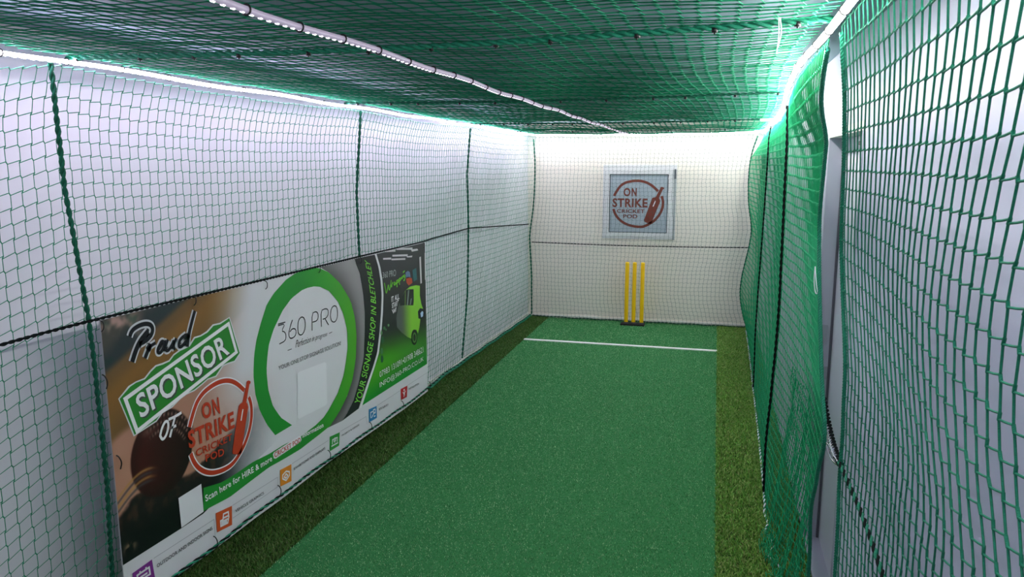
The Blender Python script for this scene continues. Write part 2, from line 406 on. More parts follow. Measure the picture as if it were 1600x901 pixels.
netting('netting', np.linspace(0, 1, 54), np.linspace(.03, 2.2, 46), back_map, .0012, M_NETB, bn, n=3, wob=.003, zig=.04)
rp = smooth_path(np.stack([bxr, [8.815]*10, bzr], 1), 2)
twisted('seam_rope', rp, .008, M_ROPE, bn, turn=.08)
xs = np.linspace(-2.16, .37, 40); twisted('draw_cord', np.stack([xs, 8.845-.02*np.sin((xs+2.16)*1.24), .945-.012*np.sin((xs+2.16)*1.24)], 1), .0055, M_CORD, bn, turn=.08)
twisted('bottom_rope', np.stack([xs, 8.88+0*xs, .022+.012*np.clip((-1.6-xs), 0, 1)+.003*np.sin(xs*20)], 1), .007, M_NETB, bn, turn=.09)

# ceiling net
led_r = np.array([(.262, .3), (.261, 1.83), (.261, 2.24), (.257, 2.83), (.282, 3.58), (.37, 4.93), (.415, 6.28), (.445, 8.2), (.45, 8.78)])
def led_x(y): return (np.interp(y-.25, led_r[:, 1], led_r[:, 0])+np.interp(y, led_r[:, 1], led_r[:, 0])+np.interp(y+.25, led_r[:, 1], led_r[:, 0]))/3
CROPES = [(2.15, .009), (4.13, .0065), (6.5, .006), (8.1, .004)]
def ceil_map(t, y):
    xr = led_x(y); x = -2.15+(xr+2.15)*t
    f = np.interp(y, [0, 2.15, 4.13, 6.5, 8.1, 8.9], [0, 1, 2, 3, 4, 5]) % 1
    z = 2.243 - np.interp(y, [6.4, 6.9], [.018, .035])*np.sin(PI*f)*np.sin(PI*t)**.5 + .004*np.sin(x*9+y*2)
    return np.stack(np.broadcast_arrays(x, y, z), -1)
cn = thing('cricket_net', 'green net stretched overhead under the grey ceiling', 'net', 'panels of green netting')
cols_y = np.arange(.5, 8.87, P48*.98)
netting('netting', cols_y, np.linspace(0, 1, 53), lambda y, t: ceil_map(t, y), .0017, M_OVER_LIT, cn, n=4, jl=.003, zig=.12)
tie_me = None
def ring_mesh(name, R, r, n=14, k=6):
    a = np.linspace(0, 2*PI, n+1); P = np.stack([np.cos(a)*R, np.sin(a)*R, 0*a], 1)
    V, F = tube_vf(P, r, k); 
    return mesh_np(name, V, F)
TIE = ring_mesh('cable_tie', .011, .0024); TIE.materials.append(M_TIE)
TIEK = mesh_np('cable_tie', *cat_vf([box_vf(-.006, -.006, -.009, .006, .006, .003), box_vf(-.0012, -.002, -.013, .0012, .002, -.008)])); TIEK.materials.append(M_TIE)
def tie(p, rot, parent, me=None):
    o = bpy.data.objects.new('cable_tie', me or TIE); COL.objects.link(o); o.location = p; o.rotation_euler = rot; o.parent = parent; return o
for y, r in CROPES:
    t = np.linspace(0, 1, 60); xs = -2.15+(led_x(y)+2.15)*t
    dy = .03*np.sin(t*3)-.10*np.clip(t-.55, 0, 1)*(y < 3)
    P = np.stack([xs, y+dy, 2.236-.012*np.sin(PI*t)], 1)
    twisted('seam_rope', P, r, M_ROPE if y > 3 else M_NETN, cn, turn=.07)
    for q in np.arange(.04, .99, .085 if y < 7 else .2):
        q += rng.uniform(-.012, .012); i = int(q*59)
        tie(tuple(P[i]+[0, 0, -.004]), (0, 0, rng.uniform(0, 3)), cn, TIEK)

# right curtain net (far) and its gathered free edge
EZ = [0, 0.285, 0.464, 0.601, 0.776, 0.83, 0.953, 1.003, 1.078, 1.197, 1.284, 1.378, 1.503, 1.637, 1.74, 1.843, 1.94, 2.005, 2.094, 2.17, 2.24]
EY = [3.0, 2.969, 2.916, 2.875, 2.755, 2.753, 2.572, 2.639, 2.721, 2.807, 2.857, 2.91, 2.975, 3.026, 2.959, 2.868, 2.784, 2.738, 2.54, 2.324, 2.194]
R1Z = [0, .24, .41, .53, .72, .85, 1.01, 1.2, 1.5, 2.12, 2.2]; R1X = [.335, .330, .334, .343, .348, .355, .359, .36, .357, .351, .340]
R2Z = [0, .11, .28, .49, .87, 1.29, 1.55, 1.86, 2.13, 2.2]; R2X = [.36, .363, .36, .355, .361, .37, .376, .38, .38, .40]
XEz = [0, .4, 1.0, 1.6, 2.0, 2.2]; XEx = [.41, .40, .385, .375, .345, .29]
def rx_at(y, z):
    xe = np.interp(z, XEz, XEx); x1 = smooth_interp(z, R1Z, R1X); x2 = smooth_interp(z, R2Z, R2X); x3 = smooth_interp(z, bzr, bxr)
    ye = smooth_interp(z, EZ, EY)
    a = np.clip((y-ye)/(4.3-ye), 0, 1); b = np.clip((y-4.3)/2.1, 0, 1); c = np.clip((y-6.4)/2.4, 0, 1)
    base = np.where(y < 4.3, xe+(x1-xe)*a, np.where(y < 6.4, x1+(x2-x1)*b, x2+(x3-x2)*c))
    top = np.sin(PI*np.clip(z/2.25, 0, 1))**.5
    bul = np.where(y < 4.3, .05*np.sin(PI*a), np.where(y < 6.4, .03*np.sin(PI*b), .04*np.sin(PI*c)))*top
    low = np.clip((.75-z)/.75, 0, 1)
    fold = np.where(y < 4.2, .022*low*np.sin(y*26)*np.clip((4.2-y)*1.2, 0, 1), 0) - .05*low**2*np.where(y < 4.3, np.sin(PI*a*.9+.3), 0)
    gath = 0
    out = base+bul+fold+gath
    w = np.clip((z-1.95)/.25, 0, 1)
    return out*(1-w)+(led_x(y)+.016)*w
def right_map(s, z):
    # s counts columns from the free edge: 0..1 up to the first rope, then on to the back
    ye = smooth_interp(z, EZ, EY)
    y = np.where(s < 1, ye+(4.3-ye)*s, 4.3+(s-1)*1.75)
    top = 2.2
    zc = z - .03*np.sin(PI*np.clip(s, 0, 1))*np.sin(PI*np.clip(z/2.2, 0, 1))
    return np.stack(np.broadcast_arrays(rx_at(y, z), y, zc), -1)
rn = thing('cricket_net', 'long green curtain net on the right ending at the gap by the door', 'net', 'panels of green netting')
cs = np.concatenate([np.arange(0, .999, .0215), np.arange(1, 3.575, P48/1.75)])
netting('netting', cs, np.linspace(.012, 2.206, 47), right_map, np.where(cs < 1, .0017, .0016), M_CURT_LIT, rn, n=4, wob=.001)
ez = np.linspace(.01, 2.19, 90); ey = smooth_interp(ez, EZ, EY)
twisted('edge_rope', np.stack([rx_at(ey, ez), ey, ez], 1), .007, M_NETN, rn, strands=3, turn=.03)
r1 = np.linspace(.02, 2.18, 60); twisted('seam_rope', np.stack([smooth_interp(r1, R1Z, R1X)-.008, 4.3+0*r1, r1], 1), .0075, M_CORD, rn, turn=.075)
twisted('seam_rope', np.stack([smooth_interp(r1, R2Z, R2X)-.006, 6.4+0*r1, r1], 1), .006, M_CORD, rn, turn=.08)
yb2 = np.linspace(2.85, 8.75, 240)
twisted('bottom_rope', np.stack([rx_at(yb2, 0*yb2+.01)-.006, yb2, .016+.006*np.sin(yb2*17)], 1), .006, M_NET, rn, turn=.06, m2=M_STRING)
def fold_map(s, z):
    p = right_map(s, z); p[..., 0] += .028+.012*np.sin(p[..., 1]*17+z*3); p[..., 1] += .02; return p
netting('folded_netting', np.arange(.16, .85, .02), np.linspace(.012, .84, 19), fold_map, .0017, M_CURT_LIT, rn, n=3, wob=.002)
# loose frayed loops of mesh lying by the free edge
fr = []
for i in range(110):
    y = rng.uniform(2.85, 3.75); x = float(rx_at(np.array(y), np.array(.02)))-rng.uniform(.0, .045); a = rng.uniform(0, 6.28); R = rng.uniform(.012, .03)
    t = np.linspace(0, rng.uniform(3, 6), 8); tilt = rng.uniform(-1, 1)
    fr.append(tube_vf(np.stack([x+R*np.cos(t+a)*.6, y+R*np.sin(t+a), .012+np.abs(R*np.sin(t+tilt))*2.2], 1), .0016, 4))
link('loose_mesh', mesh_np('loose_mesh', *cat_vf(fr)), M_CURT_LIT, rn, True, kind='stuff')
lp = smooth_path([(.362, 2.97, 1.50), (.366, 2.94, 1.44), (.372, 2.925, 1.405), (.366, 2.95, 1.40), (.360, 2.965, 1.45), (.362, 2.97, 1.50)], 2)
link('string_loop', mesh_np('string_loop', *tube_vf(lp, .0016, 5)), M_STRING, rn, True)['label'] = 'small white string loop'

# near net
NXz = [0, .5, 1.0, 1.5, 1.85, 2.1, 2.2]; NXx = [.41, .405, .40, .378, .342, .30, .277]
NEz = [0, 0.599, 0.794, 0.935, 1.034, 1.165, 1.238, 1.306, 1.404, 1.549, 1.681, 1.768, 1.889, 1.975, 2.044, 2.125, 2.209]; NEy = [2.36, 2.362, 2.359, 2.4, 2.36, 2.366, 2.348, 2.334, 2.401, 2.435, 2.412, 2.366, 2.294, 2.212, 2.175, 2.108, 2.089]
def near_map(s, z):
    ye = smooth_interp(z, NEz, NEy); y = ye-s
    x = smooth_interp(z, NXz, NXx)+.010*np.sin(s*4)*np.sin(PI*np.clip(z/2.2, 0, 1))
    return np.stack(np.broadcast_arrays(x, y, z+0*s), -1)
nn = thing('cricket_net', 'nearest green net with large open mesh beside the door gap', 'net', 'panels of green netting')
nz_ = np.linspace(.02, 2.216, 44)
netting('netting', np.arange(0, 1.75, .0485), np.linspace(.02, 2.216, 44), near_map, .0019, M_NETN, nn, n=7, jl=np.interp(nz_, [1.2, 1.95], [.0065, .0022]), zig=.06, wob=.0006, linkdiv=2)
z = np.linspace(.01, 2.2, 80); P = near_map(np.zeros(80), z)
twisted('edge_rope', P, .0055, M_NETN, nn, strands=3, turn=.028, n=6)
s = np.linspace(0, 1.7, 60); P = near_map(s, .97-.045*s**1.2); P[:, 0] -= .004
twisted('draw_cord', P, .0062, M_NETN, nn, turn=.06, n=6, m2=M_CORD)

# bungee and carabiner that join the two nets
bg = thing('bungee_hook', 'black bungee end and steel snap hook joining the two right nets', 'hook')
bp = smooth_path([(.428, 3.0, .985), (.424, 2.86, .955), (.418, 2.74, .945), (.412, 2.6, .94), (.408, 2.5, .945), (.404, 2.40, .955)], 2)
twisted('bungee', bp, .010, M_CORD, bg, turn=.06, n=6)
twisted('tangled_cord', bp[4:-4]+[-.006, .012, .0], .008, M_STEEL, bg, turn=.045, n=5)
hk = smooth_path([(.388, 2.585, .955), (.394, 2.56, .925), (.398, 2.50, .925), (.400, 2.42, .945), (.399, 2.41, .958), (.398, 2.47, .950), (.393, 2.55, .960), (.388, 2.585, .955)], 3)
link('snap_hook', mesh_np('snap_hook', *tube_vf(hk, .0034, 8)), M_STEEL, bg, True)
base_at(bg, (.4, 2.55, .94))

# ------------------------------------------------------------------ rope lights
def emat(name, e, body=(.85, .85, .9)):
    return mat(name, body, .35, .4, emit=e)
def rope_light(label, P, e, bead=None, r=.008, ties=.24, gap=.033, aim=None, turn=((0, 9), (-.45, -.45)), bl=.0042):
    t = thing('rope_light', label, 'light', 'LED rope lights')
    V, F = tube_vf(resample(P, .08), r, 12)
    if aim is None: link('light_tube', mesh_np('light_tube', V, F), emat('lit_tube', e, (.28, .24, .32)), t, True)
    else:           # a lens facing the room, an opaque white housing behind it
        c = V.reshape(-1, 12, 3).mean(1); mid = V[F].mean(1); ax = (c[:-1]+c[1:])/2
        nrm = mid-np.repeat(ax, 12, 0); nrm /= np.linalg.norm(nrm, axis=1, keepdims=True)
        lit = nrm@(np.array(aim)/np.linalg.norm(aim)) > np.interp(mid[:, 1], *turn)   # past this point the lens wraps right round
        link('light_lens', mesh_np('light_lens', V, F[lit]), emat('lit_lens', e), t, True)
        link('light_housing', mesh_np('light_housing', V, F[~lit]), M_HOUSE, t, True)
    Q = resample(P, gap); T = np.gradient(Q, axis=0); T /= np.linalg.norm(T, axis=1, keepdims=True)
    if bead:
        off = np.array(aim or (0, 0, -1.)); off = off/np.linalg.norm(off)*r*.75
        S = np.stack([Q-T*bl*.5, Q+T*bl*.5], 1)+off
        link('light_bead', mesh_np('light_bead', *prisms(S, bl, 8)), emat('lit_bead', bead), t, True, kind='stuff')
    Q = resample(P, ties); T = np.gradient(Q, axis=0)
    for q, d in zip(Q[1:-1], T[1:-1]):
        rot = Vector(d).to_track_quat('Z', 'Y').to_euler()
        tie(tuple(q), rot, t)
    return t
M_HOUSE = mat('white_housing', srgb(235, 235, 240), .4, .4)
yl = np.linspace(.4, 8.78, 60)
rope_light('bright lilac white rope light along the top of the banner wall net', np.stack([-2.128+0*yl, yl, 2.218+.004*np.sin(yl*6)], 1), ROPE_LEFT, ROPE_LEFT, r=.0062, bl=.0058, aim=(.8, 0, -.6), turn=((0, 4.2, 7.4), (-.4, -.4, -.8)))
xb_ = np.linspace(-2.10, .40, 30)
rope_light('bright white rope light across the top of the back wall', np.stack([xb_, 8.80+0*xb_, 2.212+.004*np.sin(xb_*9)], 1), ROPE_BACK, None, ties=.3, aim=(0, -1, -.1), turn=((0, 9), (-.35, -.35)))
yr = np.linspace(.4, 8.70, 60)
rope_light('bright white rope light along the top of the right curtain net', np.stack([led_x(yr)-.006, yr, 2.212+.004*np.sin(yr*5)], 1), ROPE_RIGHT, None, r=.009, aim=(-.75, 0, -.66), turn=((0, 3.2, 3.9), (-.3, -.3, -.85)))
ym = np.linspace(.4, 8.75, 60)
rope_light('dim beaded rope light running down the middle of the overhead net', np.stack([-.983+.006*np.sin(ym*3), ym, 2.206+.004*np.sin(ym*7)], 1), ROPE_MIDDLE, BEAD_MIDDLE, ties=.21)
xf = np.linspace(-2.1, .25, 24)
rope_light('added unseen fill rope light over the near end of the pod', np.stack([xf, .4+0*xf, 2.215+0*xf], 1), ROPE_FILL, None, ties=.4, aim=(0, .8, -.6))  # unseen rope light, added to brighten the near end
M_CLIP = mat('white_connector', srgb(228, 224, 236), .3, .5)
for (lab, y, x0, x1) in (('white rope light connector at the second seam of the right net', 5.72, .27, .47), ('white rope light connector near the back right corner', 7.65, .31, .43)):
    c = boxes('light_connector', [(x0, y-.02, 2.176, x1, y+.02, 2.194), (x1-.03, y-.03, 2.18, x1, y+.03, 2.2)], M_CLIP, None, .004); tag(c, lab, 'connector', 'rope light connectors')
sg = thing('string_tie', 'white string ends dangling from the overhead net seam', 'string')
for k, (dx, L) in enumerate(((0, .085), (.003, .07))):
    p = smooth_path([(.125+dx, 2.0, 2.226), (.128+dx*2, 1.998, 2.226-L*.5), (.124+dx, 2.0, 2.226-L)], 2)
    link('string_end', mesh_np('string_end', *tube_vf(p, .0013, 5)), M_STRING, sg, True)
base_at(sg, (.125, 2.0, 2.226))

BD = {
    'top': [(2.186, 1.322), (2.424, 1.32), (2.696, 1.319), (2.938, 1.315), (3.222, 1.309), (3.468, 1.308), (3.746, 1.311), (3.992, 1.304), (4.259, 1.303), (4.721, 1.298), (5.356, 1.29)],
    'bot': [(2.486, 0.151), (2.671, 0.145), (3.029, 0.145), (3.273, 0.139), (3.785, 0.144), (4.366, 0.126), (4.866, 0.11), (5.346, 0.107)],
    'rope': [(2.672, 0.171), (3.239, 0.179), (3.765, 0.17), (4.302, 0.162), (4.822, 0.145), (5.362, 0.14), (6.359, 0.116), (8.726, 0.063)],
    'ring': [([(3.24, 0.502), (3.173, 0.582), (3.121, 0.672), (3.091, 0.767), (3.085, 0.863), (3.1, 0.96), (3.125, 1.029), (3.17, 1.106), (3.227, 1.187), (3.292, 1.233), (3.411, 1.286), (3.499, 1.306)], [(3.4, 0.501), (3.3, 0.576), (3.233, 0.661), (3.201, 0.758), (3.195, 0.853), (3.207, 0.917), (3.228, 0.983), (3.274, 1.049), (3.365, 1.131), (3.456, 1.181), (3.561, 1.207), (3.621, 1.211)]), ([(3.499, 1.306), (3.616, 1.314), (3.745, 1.306), (3.863, 1.262), (3.993, 1.178), (4.113, 1.054), (4.164, 0.93), (4.175, 0.818), (4.153, 0.677), (4.103, 0.559), (4.023, 0.472), (3.919, 0.406), (3.799, 0.358)], [(3.621, 1.211), (3.689, 1.208), (3.754, 1.196), (3.854, 1.156), (3.956, 1.074), (4.02, 0.98), (4.055, 0.881), (4.055, 0.774), (4.032, 0.707), (3.994, 0.619), (3.909, 0.526), (3.79, 0.457), (3.73, 0.433)]), ([(3.799, 0.358), (3.69, 0.35), (3.469, 0.339), (3.314, 0.346), (3.24, 0.351), (3.171, 0.356), (3.035, 0.35), (2.848, 0.34), (2.659, 0.358)], [(3.73, 0.433), (3.642, 0.418), (3.459, 0.407), (3.321, 0.423), (3.177, 0.425), (3.044, 0.437), (2.917, 0.433), (2.799, 0.434), (2.67, 0.462)])],
    'gray': ([(3.767, 1.305), (3.863, 1.262), (3.993, 1.178), (4.113, 1.054), (4.164, 0.93), (4.175, 0.818), (4.153, 0.677), (4.103, 0.559), (4.023, 0.472), (3.919, 0.406), (3.775, 0.355)], [(4.186, 1.302), (4.212, 1.256), (4.247, 1.204), (4.285, 1.068), (4.299, 0.94), (4.291, 0.83), (4.262, 0.65), (4.185, 0.515), (4.102, 0.417), (4.015, 0.364), (3.947, 0.338)]),
    'black': ([(4.186, 1.302), (4.247, 1.204), (4.285, 1.068), (4.299, 0.94), (4.291, 0.83), (4.262, 0.65), (4.185, 0.515), (4.102, 0.417), (4.015, 0.364), (3.947, 0.338)], [(4.47, 1.296), (4.52, 1.209), (4.545, 1.12), (4.556, 1.017), (4.54, 0.903), (4.505, 0.764), (4.459, 0.637), (4.385, 0.554), (4.307, 0.482), (4.169, 0.345)]),
    'wline': [(4.484, 1.296), (4.536, 1.207), (4.562, 1.117), (4.573, 1.014), (4.557, 0.9), (4.522, 0.76), (4.475, 0.633), (4.401, 0.55), (4.322, 0.477), (4.195, 0.341)],
    'sidetext': ([(4.185, 0.367), (4.226, 0.412), (4.289, 0.5), (4.339, 0.587), (4.388, 0.668), (4.425, 0.747), (4.447, 0.817), (4.466, 0.911), (4.466, 1.018), (4.44, 1.129), (4.396, 1.259)], [(4.114, 0.402), (4.153, 0.447), (4.215, 0.534), (4.263, 0.62), (4.311, 0.7), (4.347, 0.777), (4.369, 0.847), (4.388, 0.939), (4.388, 1.044), (4.363, 1.153), (4.32, 1.281)]),
    'rphoto': ([(4.499, 1.297), (4.551, 1.205), (4.577, 1.115), (4.588, 1.011), (4.572, 0.897), (4.537, 0.757), (4.49, 0.629), (4.416, 0.546), (4.339, 0.472), (4.223, 0.349)], [(5.349, 1.287), (5.35, 1.182), (5.349, 1.083), (5.349, 0.984), (5.347, 0.873), (5.347, 0.752), (5.347, 0.63), (5.346, 0.528), (5.344, 0.426), (5.344, 0.331)]),
    'lamps': [[(4.617, 1.306), (4.8, 1.291), (4.799, 1.279), (4.617, 1.296)], [(4.818, 1.301), (5.104, 1.275), (5.103, 1.259), (4.818, 1.289)], [(4.744, 1.263), (5.012, 1.236), (5.011, 1.222), (4.749, 1.25)], [(4.597, 1.258), (4.725, 1.246), (4.724, 1.233), (4.597, 1.247)], [(4.73, 1.238), (4.968, 1.214), (4.967, 1.201), (4.729, 1.227)], [(5.073, 1.264), (5.195, 1.257), (5.214, 1.242), (5.092, 1.246)], [(4.992, 1.223), (5.1, 1.216), (5.089, 1.205), (5.001, 1.214)], [(5.232, 1.188), (5.262, 1.19), (5.272, 0.986), (5.242, 0.984)], [(5.339, 1.209), (5.354, 1.209), (5.352, 1.0), (5.334, 1.001)]],
    'car': [(4.785, 0.811), (4.822, 0.888), (4.875, 0.938), (4.953, 0.98), (5.04, 0.994), (5.151, 0.987), (5.229, 0.971), (5.225, 0.896), (5.249, 0.828), (5.303, 0.758), (5.229, 0.723), (5.202, 0.655), (5.171, 0.613), (5.141, 0.65), (5.1, 0.657), (5.063, 0.64), (5.048, 0.601), (4.974, 0.63), (4.871, 0.686), (4.792, 0.742)],
    'carwin': [[(4.958, 0.981), (5.016, 0.978), (5.106, 0.965), (5.104, 0.877), (5.092, 0.845), (4.951, 0.872)], [(4.849, 0.912), (4.888, 0.946), (4.947, 0.973), (4.936, 0.875), (4.853, 0.886)]],
    'carpillar': [[(5.0, 0.974), (5.024, 0.973), (4.993, 0.864), (4.97, 0.869)], [(5.047, 0.903), (5.067, 0.902), (5.045, 0.858), (5.025, 0.862)]],
    'carlight': [(5.178, 0.782), (5.221, 0.8), (5.274, 0.787), (5.321, 0.756), (5.296, 0.713), (5.238, 0.711), (5.185, 0.727)],
    'carlight2': [(5.225, 0.76), (5.262, 0.77), (5.286, 0.757), (5.275, 0.726), (5.238, 0.725)],
    'wheel': [(5.154, 0.588), (5.151, 0.573), (5.144, 0.56), (5.134, 0.55), (5.122, 0.543), (5.107, 0.541), (5.093, 0.542), (5.078, 0.548), (5.065, 0.557), (5.054, 0.569), (5.045, 0.583), (5.041, 0.598), (5.04, 0.614), (5.042, 0.628), (5.049, 0.641), (5.058, 0.651), (5.071, 0.658), (5.085, 0.661), (5.099, 0.66), (5.114, 0.655), (5.128, 0.646), (5.139, 0.634), (5.147, 0.62), (5.152, 0.604)],
    'rim': [(5.138, 0.589), (5.136, 0.579), (5.132, 0.571), (5.125, 0.564), (5.117, 0.56), (5.107, 0.558), (5.097, 0.559), (5.088, 0.562), (5.079, 0.568), (5.071, 0.576), (5.066, 0.586), (5.063, 0.596), (5.062, 0.606), (5.064, 0.616), (5.068, 0.625), (5.075, 0.632), (5.083, 0.636), (5.092, 0.638), (5.102, 0.637), (5.112, 0.634), (5.121, 0.628), (5.128, 0.62), (5.134, 0.61), (5.137, 0.6)],
    'rim2': [(5.124, 0.592), (5.123, 0.586), (5.12, 0.58), (5.116, 0.575), (5.111, 0.572), (5.105, 0.57), (5.098, 0.571), (5.092, 0.573), (5.086, 0.577), (5.081, 0.583), (5.078, 0.589), (5.075, 0.596), (5.075, 0.604), (5.076, 0.61), (5.079, 0.616), (5.083, 0.621), (5.089, 0.624), (5.095, 0.626), (5.101, 0.625), (5.108, 0.623), (5.113, 0.619), (5.118, 0.613), (5.122, 0.607), (5.124, 0.6)],
    'posters': [([(4.965, 1.108), (5.009, 1.115), (5.043, 1.101), (5.057, 1.06), (4.972, 1.064)], 'b'), ([(4.973, 1.068), (5.022, 1.071), (5.08, 1.048), (5.088, 1.015), (5.018, 1.006), (4.98, 1.032)], 'o'), ([(5.094, 1.11), (5.166, 1.115), (5.177, 1.026), (5.109, 1.02)], 't')],
    'bokeh': [[(4.602, 0.776), (4.595, 0.769), (4.582, 0.768), (4.569, 0.774), (4.564, 0.784), (4.57, 0.792), (4.584, 0.793), (4.597, 0.786)], [(4.551, 0.756), (4.545, 0.745), (4.533, 0.742), (4.521, 0.75), (4.517, 0.763), (4.523, 0.775), (4.535, 0.777), (4.547, 0.77)], [(4.571, 0.7), (4.563, 0.682), (4.547, 0.678), (4.532, 0.689), (4.527, 0.71), (4.535, 0.727), (4.551, 0.732), (4.566, 0.721)], [(4.552, 0.628), (4.545, 0.613), (4.53, 0.61), (4.516, 0.62), (4.511, 0.638), (4.518, 0.653), (4.533, 0.656), (4.547, 0.646)], [(4.665, 0.784), (4.661, 0.778), (4.65, 0.777), (4.64, 0.782), (4.636, 0.79), (4.641, 0.796), (4.651, 0.796), (4.662, 0.791)], [(4.556, 0.571), (4.547, 0.554), (4.53, 0.55), (4.515, 0.562), (4.509, 0.583), (4.517, 0.601), (4.534, 0.605), (4.55, 0.593)], [(4.62, 0.762), (4.616, 0.757), (4.608, 0.756), (4.601, 0.76), (4.598, 0.767), (4.601, 0.772), (4.609, 0.773), (4.617, 0.768)]],
    'wrap': [[(4.603, 1.089), (4.614, 1.058), (4.628, 1.006), (4.65, 1.038), (4.667, 1.072), (4.674, 1.034), (4.688, 1.024), (4.715, 1.091)], [(4.705, 1.066), (4.717, 1.036), (4.726, 1.063), (4.744, 1.072)], [(4.776, 1.07), (4.754, 1.059), (4.771, 1.045), (4.794, 1.064), (4.797, 1.048)], [(4.804, 1.078), (4.81, 1.027)], [(4.807, 1.07), (4.835, 1.077), (4.838, 1.061), (4.815, 1.057)], [(4.847, 1.083), (4.855, 1.036)], [(4.85, 1.078), (4.876, 1.084), (4.879, 1.07), (4.857, 1.064)], [(4.892, 1.088), (4.894, 1.07)], [(4.903, 1.09), (4.908, 1.072)], [(4.91, 1.085), (4.926, 1.094), (4.933, 1.074)], [(4.946, 1.099), (4.929, 1.086), (4.948, 1.077), (4.961, 1.101), (4.951, 1.06), (4.924, 1.056)], [(4.918, 1.115), (4.951, 1.123)]],
    'text': [('360 PRO', [(4.577, 1.164), (4.793, 1.155), (4.575, 1.124), (4.793, 1.109)], 'lgrey', -0.3, 0), ('IT ALL', [(4.704, 0.976), (4.838, 0.976), (4.708, 0.936), (4.841, 0.938)], 'white', 1, 0), ('START', [(4.71, 0.928), (4.832, 0.935), (4.712, 0.892), (4.805, 0.893)], 'white', 1, 0), ('WI', [(4.708, 0.885), (4.786, 0.888), (4.722, 0.849), (4.773, 0.857)], 'white', 1, 0), ('07983 131091•01908 348621', [(4.48, 0.502), (5.262, 0.492), (4.484, 0.462), (5.27, 0.445)], 'white', -0.2, 0), ('INFO@360-PRO.CO.UK', [(4.477, 0.429), (5.266, 0.413), (4.483, 0.382), (5.27, 0.368)], 'white', -0.2, 0), ('Perfection in progress', [(3.48, 0.949), (3.819, 0.923), (3.47, 0.896), (3.808, 0.892)], 'black', -0.35, 0.25), ('YOUR ONE STOP SIGNAGE SOLUTION!', [(3.298, 0.853), (3.965, 0.833), (3.3, 0.831), (3.969, 0.808)], 'black', -0.25, 0), ('SPONSOR', [(2.314, 0.992), (2.872, 1.119), (2.338, 0.893), (2.912, 1.016)], 'white', 1.0, 0), ('ON', [(2.691, 0.842), (2.81, 0.838), (2.696, 0.768), (2.816, 0.759)], 'red', 1.6, 0), ('STRIKE', [(2.593, 0.752), (2.911, 0.74), (2.596, 0.671), (2.914, 0.656)], 'red', 1.6, 0), ('CRICKET', [(2.634, 0.654), (2.889, 0.639), (2.637, 0.62), (2.889, 0.605)], 'red', 1.1, 0), ('POD', [(2.695, 0.609), (2.825, 0.591), (2.696, 0.573), (2.825, 0.555)], 'red', 1.1, 0), ('Scan here for HIRE & more', [(2.673, 0.425), (3.194, 0.411), (2.676, 0.394), (3.198, 0.38)], 'white', 1.0, 0), ('CRICKET POD', [(3.218, 0.416), (3.471, 0.408), (3.221, 0.387), (3.475, 0.38)], 'red', 0.8, 0), ('information', [(3.494, 0.421), (3.719, 0.407), (3.493, 0.395), (3.722, 0.378)], 'white', 1.0, 0), ('OUTDOOR AND INDOOR SIGNS', [(2.355, 0.269), (2.705, 0.263), (2.357, 0.253), (2.709, 0.246)], 'black', 0.35, 0), ('VEHICLE GRAPHICS', [(2.876, 0.263), (3.109, 0.252), (2.879, 0.247), (3.112, 0.237)], 'black', 0.35, 0), ('EXHIBITIONS AND DISPLAYS', [(3.392, 0.263), (3.728, 0.256), (3.395, 0.249), (3.731, 0.24)], 'black', 0.35, 0), ('PROJECT & DESIGN', [(3.93, 0.255), (4.16, 0.247), (3.933, 0.242), (4.163, 0.232)], 'black', 0.35, 0), ('SITE SURVEY', [(4.453, 0.254), (4.606, 0.241), (4.457, 0.238), (4.61, 0.226)], 'black', 0.35, 0), ('INSTALLATION', [(4.966, 0.245), (5.159, 0.231), (4.971, 0.23), (5.165, 0.216)], 'black', 0.35, 0)],
    'logo360': [[(3.317, 1.062), (3.385, 1.06), (3.347, 1.027), (3.376, 1.018), (3.388, 0.994), (3.377, 0.969), (3.321, 0.965)], [(3.318, 1.07), (3.386, 1.067)], [(3.455, 1.065), (3.432, 1.036), (3.412, 1.004), (3.416, 0.977), (3.44, 0.967), (3.475, 0.973), (3.487, 0.995), (3.475, 1.014), (3.447, 1.018), (3.424, 1.007)], [(3.504, 1.018), (3.514, 1.052), (3.546, 1.065), (3.576, 1.05), (3.582, 1.014), (3.57, 0.98), (3.539, 0.963), (3.511, 0.973), (3.503, 0.996), (3.504, 1.018)], [(3.649, 0.965), (3.655, 1.062), (3.702, 1.064), (3.722, 1.046), (3.72, 1.022), (3.7, 1.009), (3.658, 1.011)], [(3.753, 0.965), (3.752, 1.058), (3.807, 1.061), (3.835, 1.049), (3.837, 1.022), (3.809, 1.004), (3.77, 1.005)], [(3.795, 1.003), (3.834, 0.959)], [(3.858, 1.011), (3.872, 1.049), (3.907, 1.061), (3.94, 1.046), (3.947, 1.007), (3.937, 0.975), (3.906, 0.959), (3.873, 0.971), (3.861, 0.994), (3.858, 1.011)]],
    'dashes': [[(3.394, 0.913), (3.434, 0.912)], [(3.834, 0.908), (3.871, 0.909)]],
    'qrpanel': [(3.475, 0.762), (3.492, 0.77), (3.769, 0.753), (3.788, 0.743), (3.777, 0.504), (3.756, 0.497), (3.472, 0.512), (3.455, 0.524)],
    'qrpanel2': [(2.509, 0.487), (2.656, 0.488), (2.658, 0.356), (2.513, 0.351)],
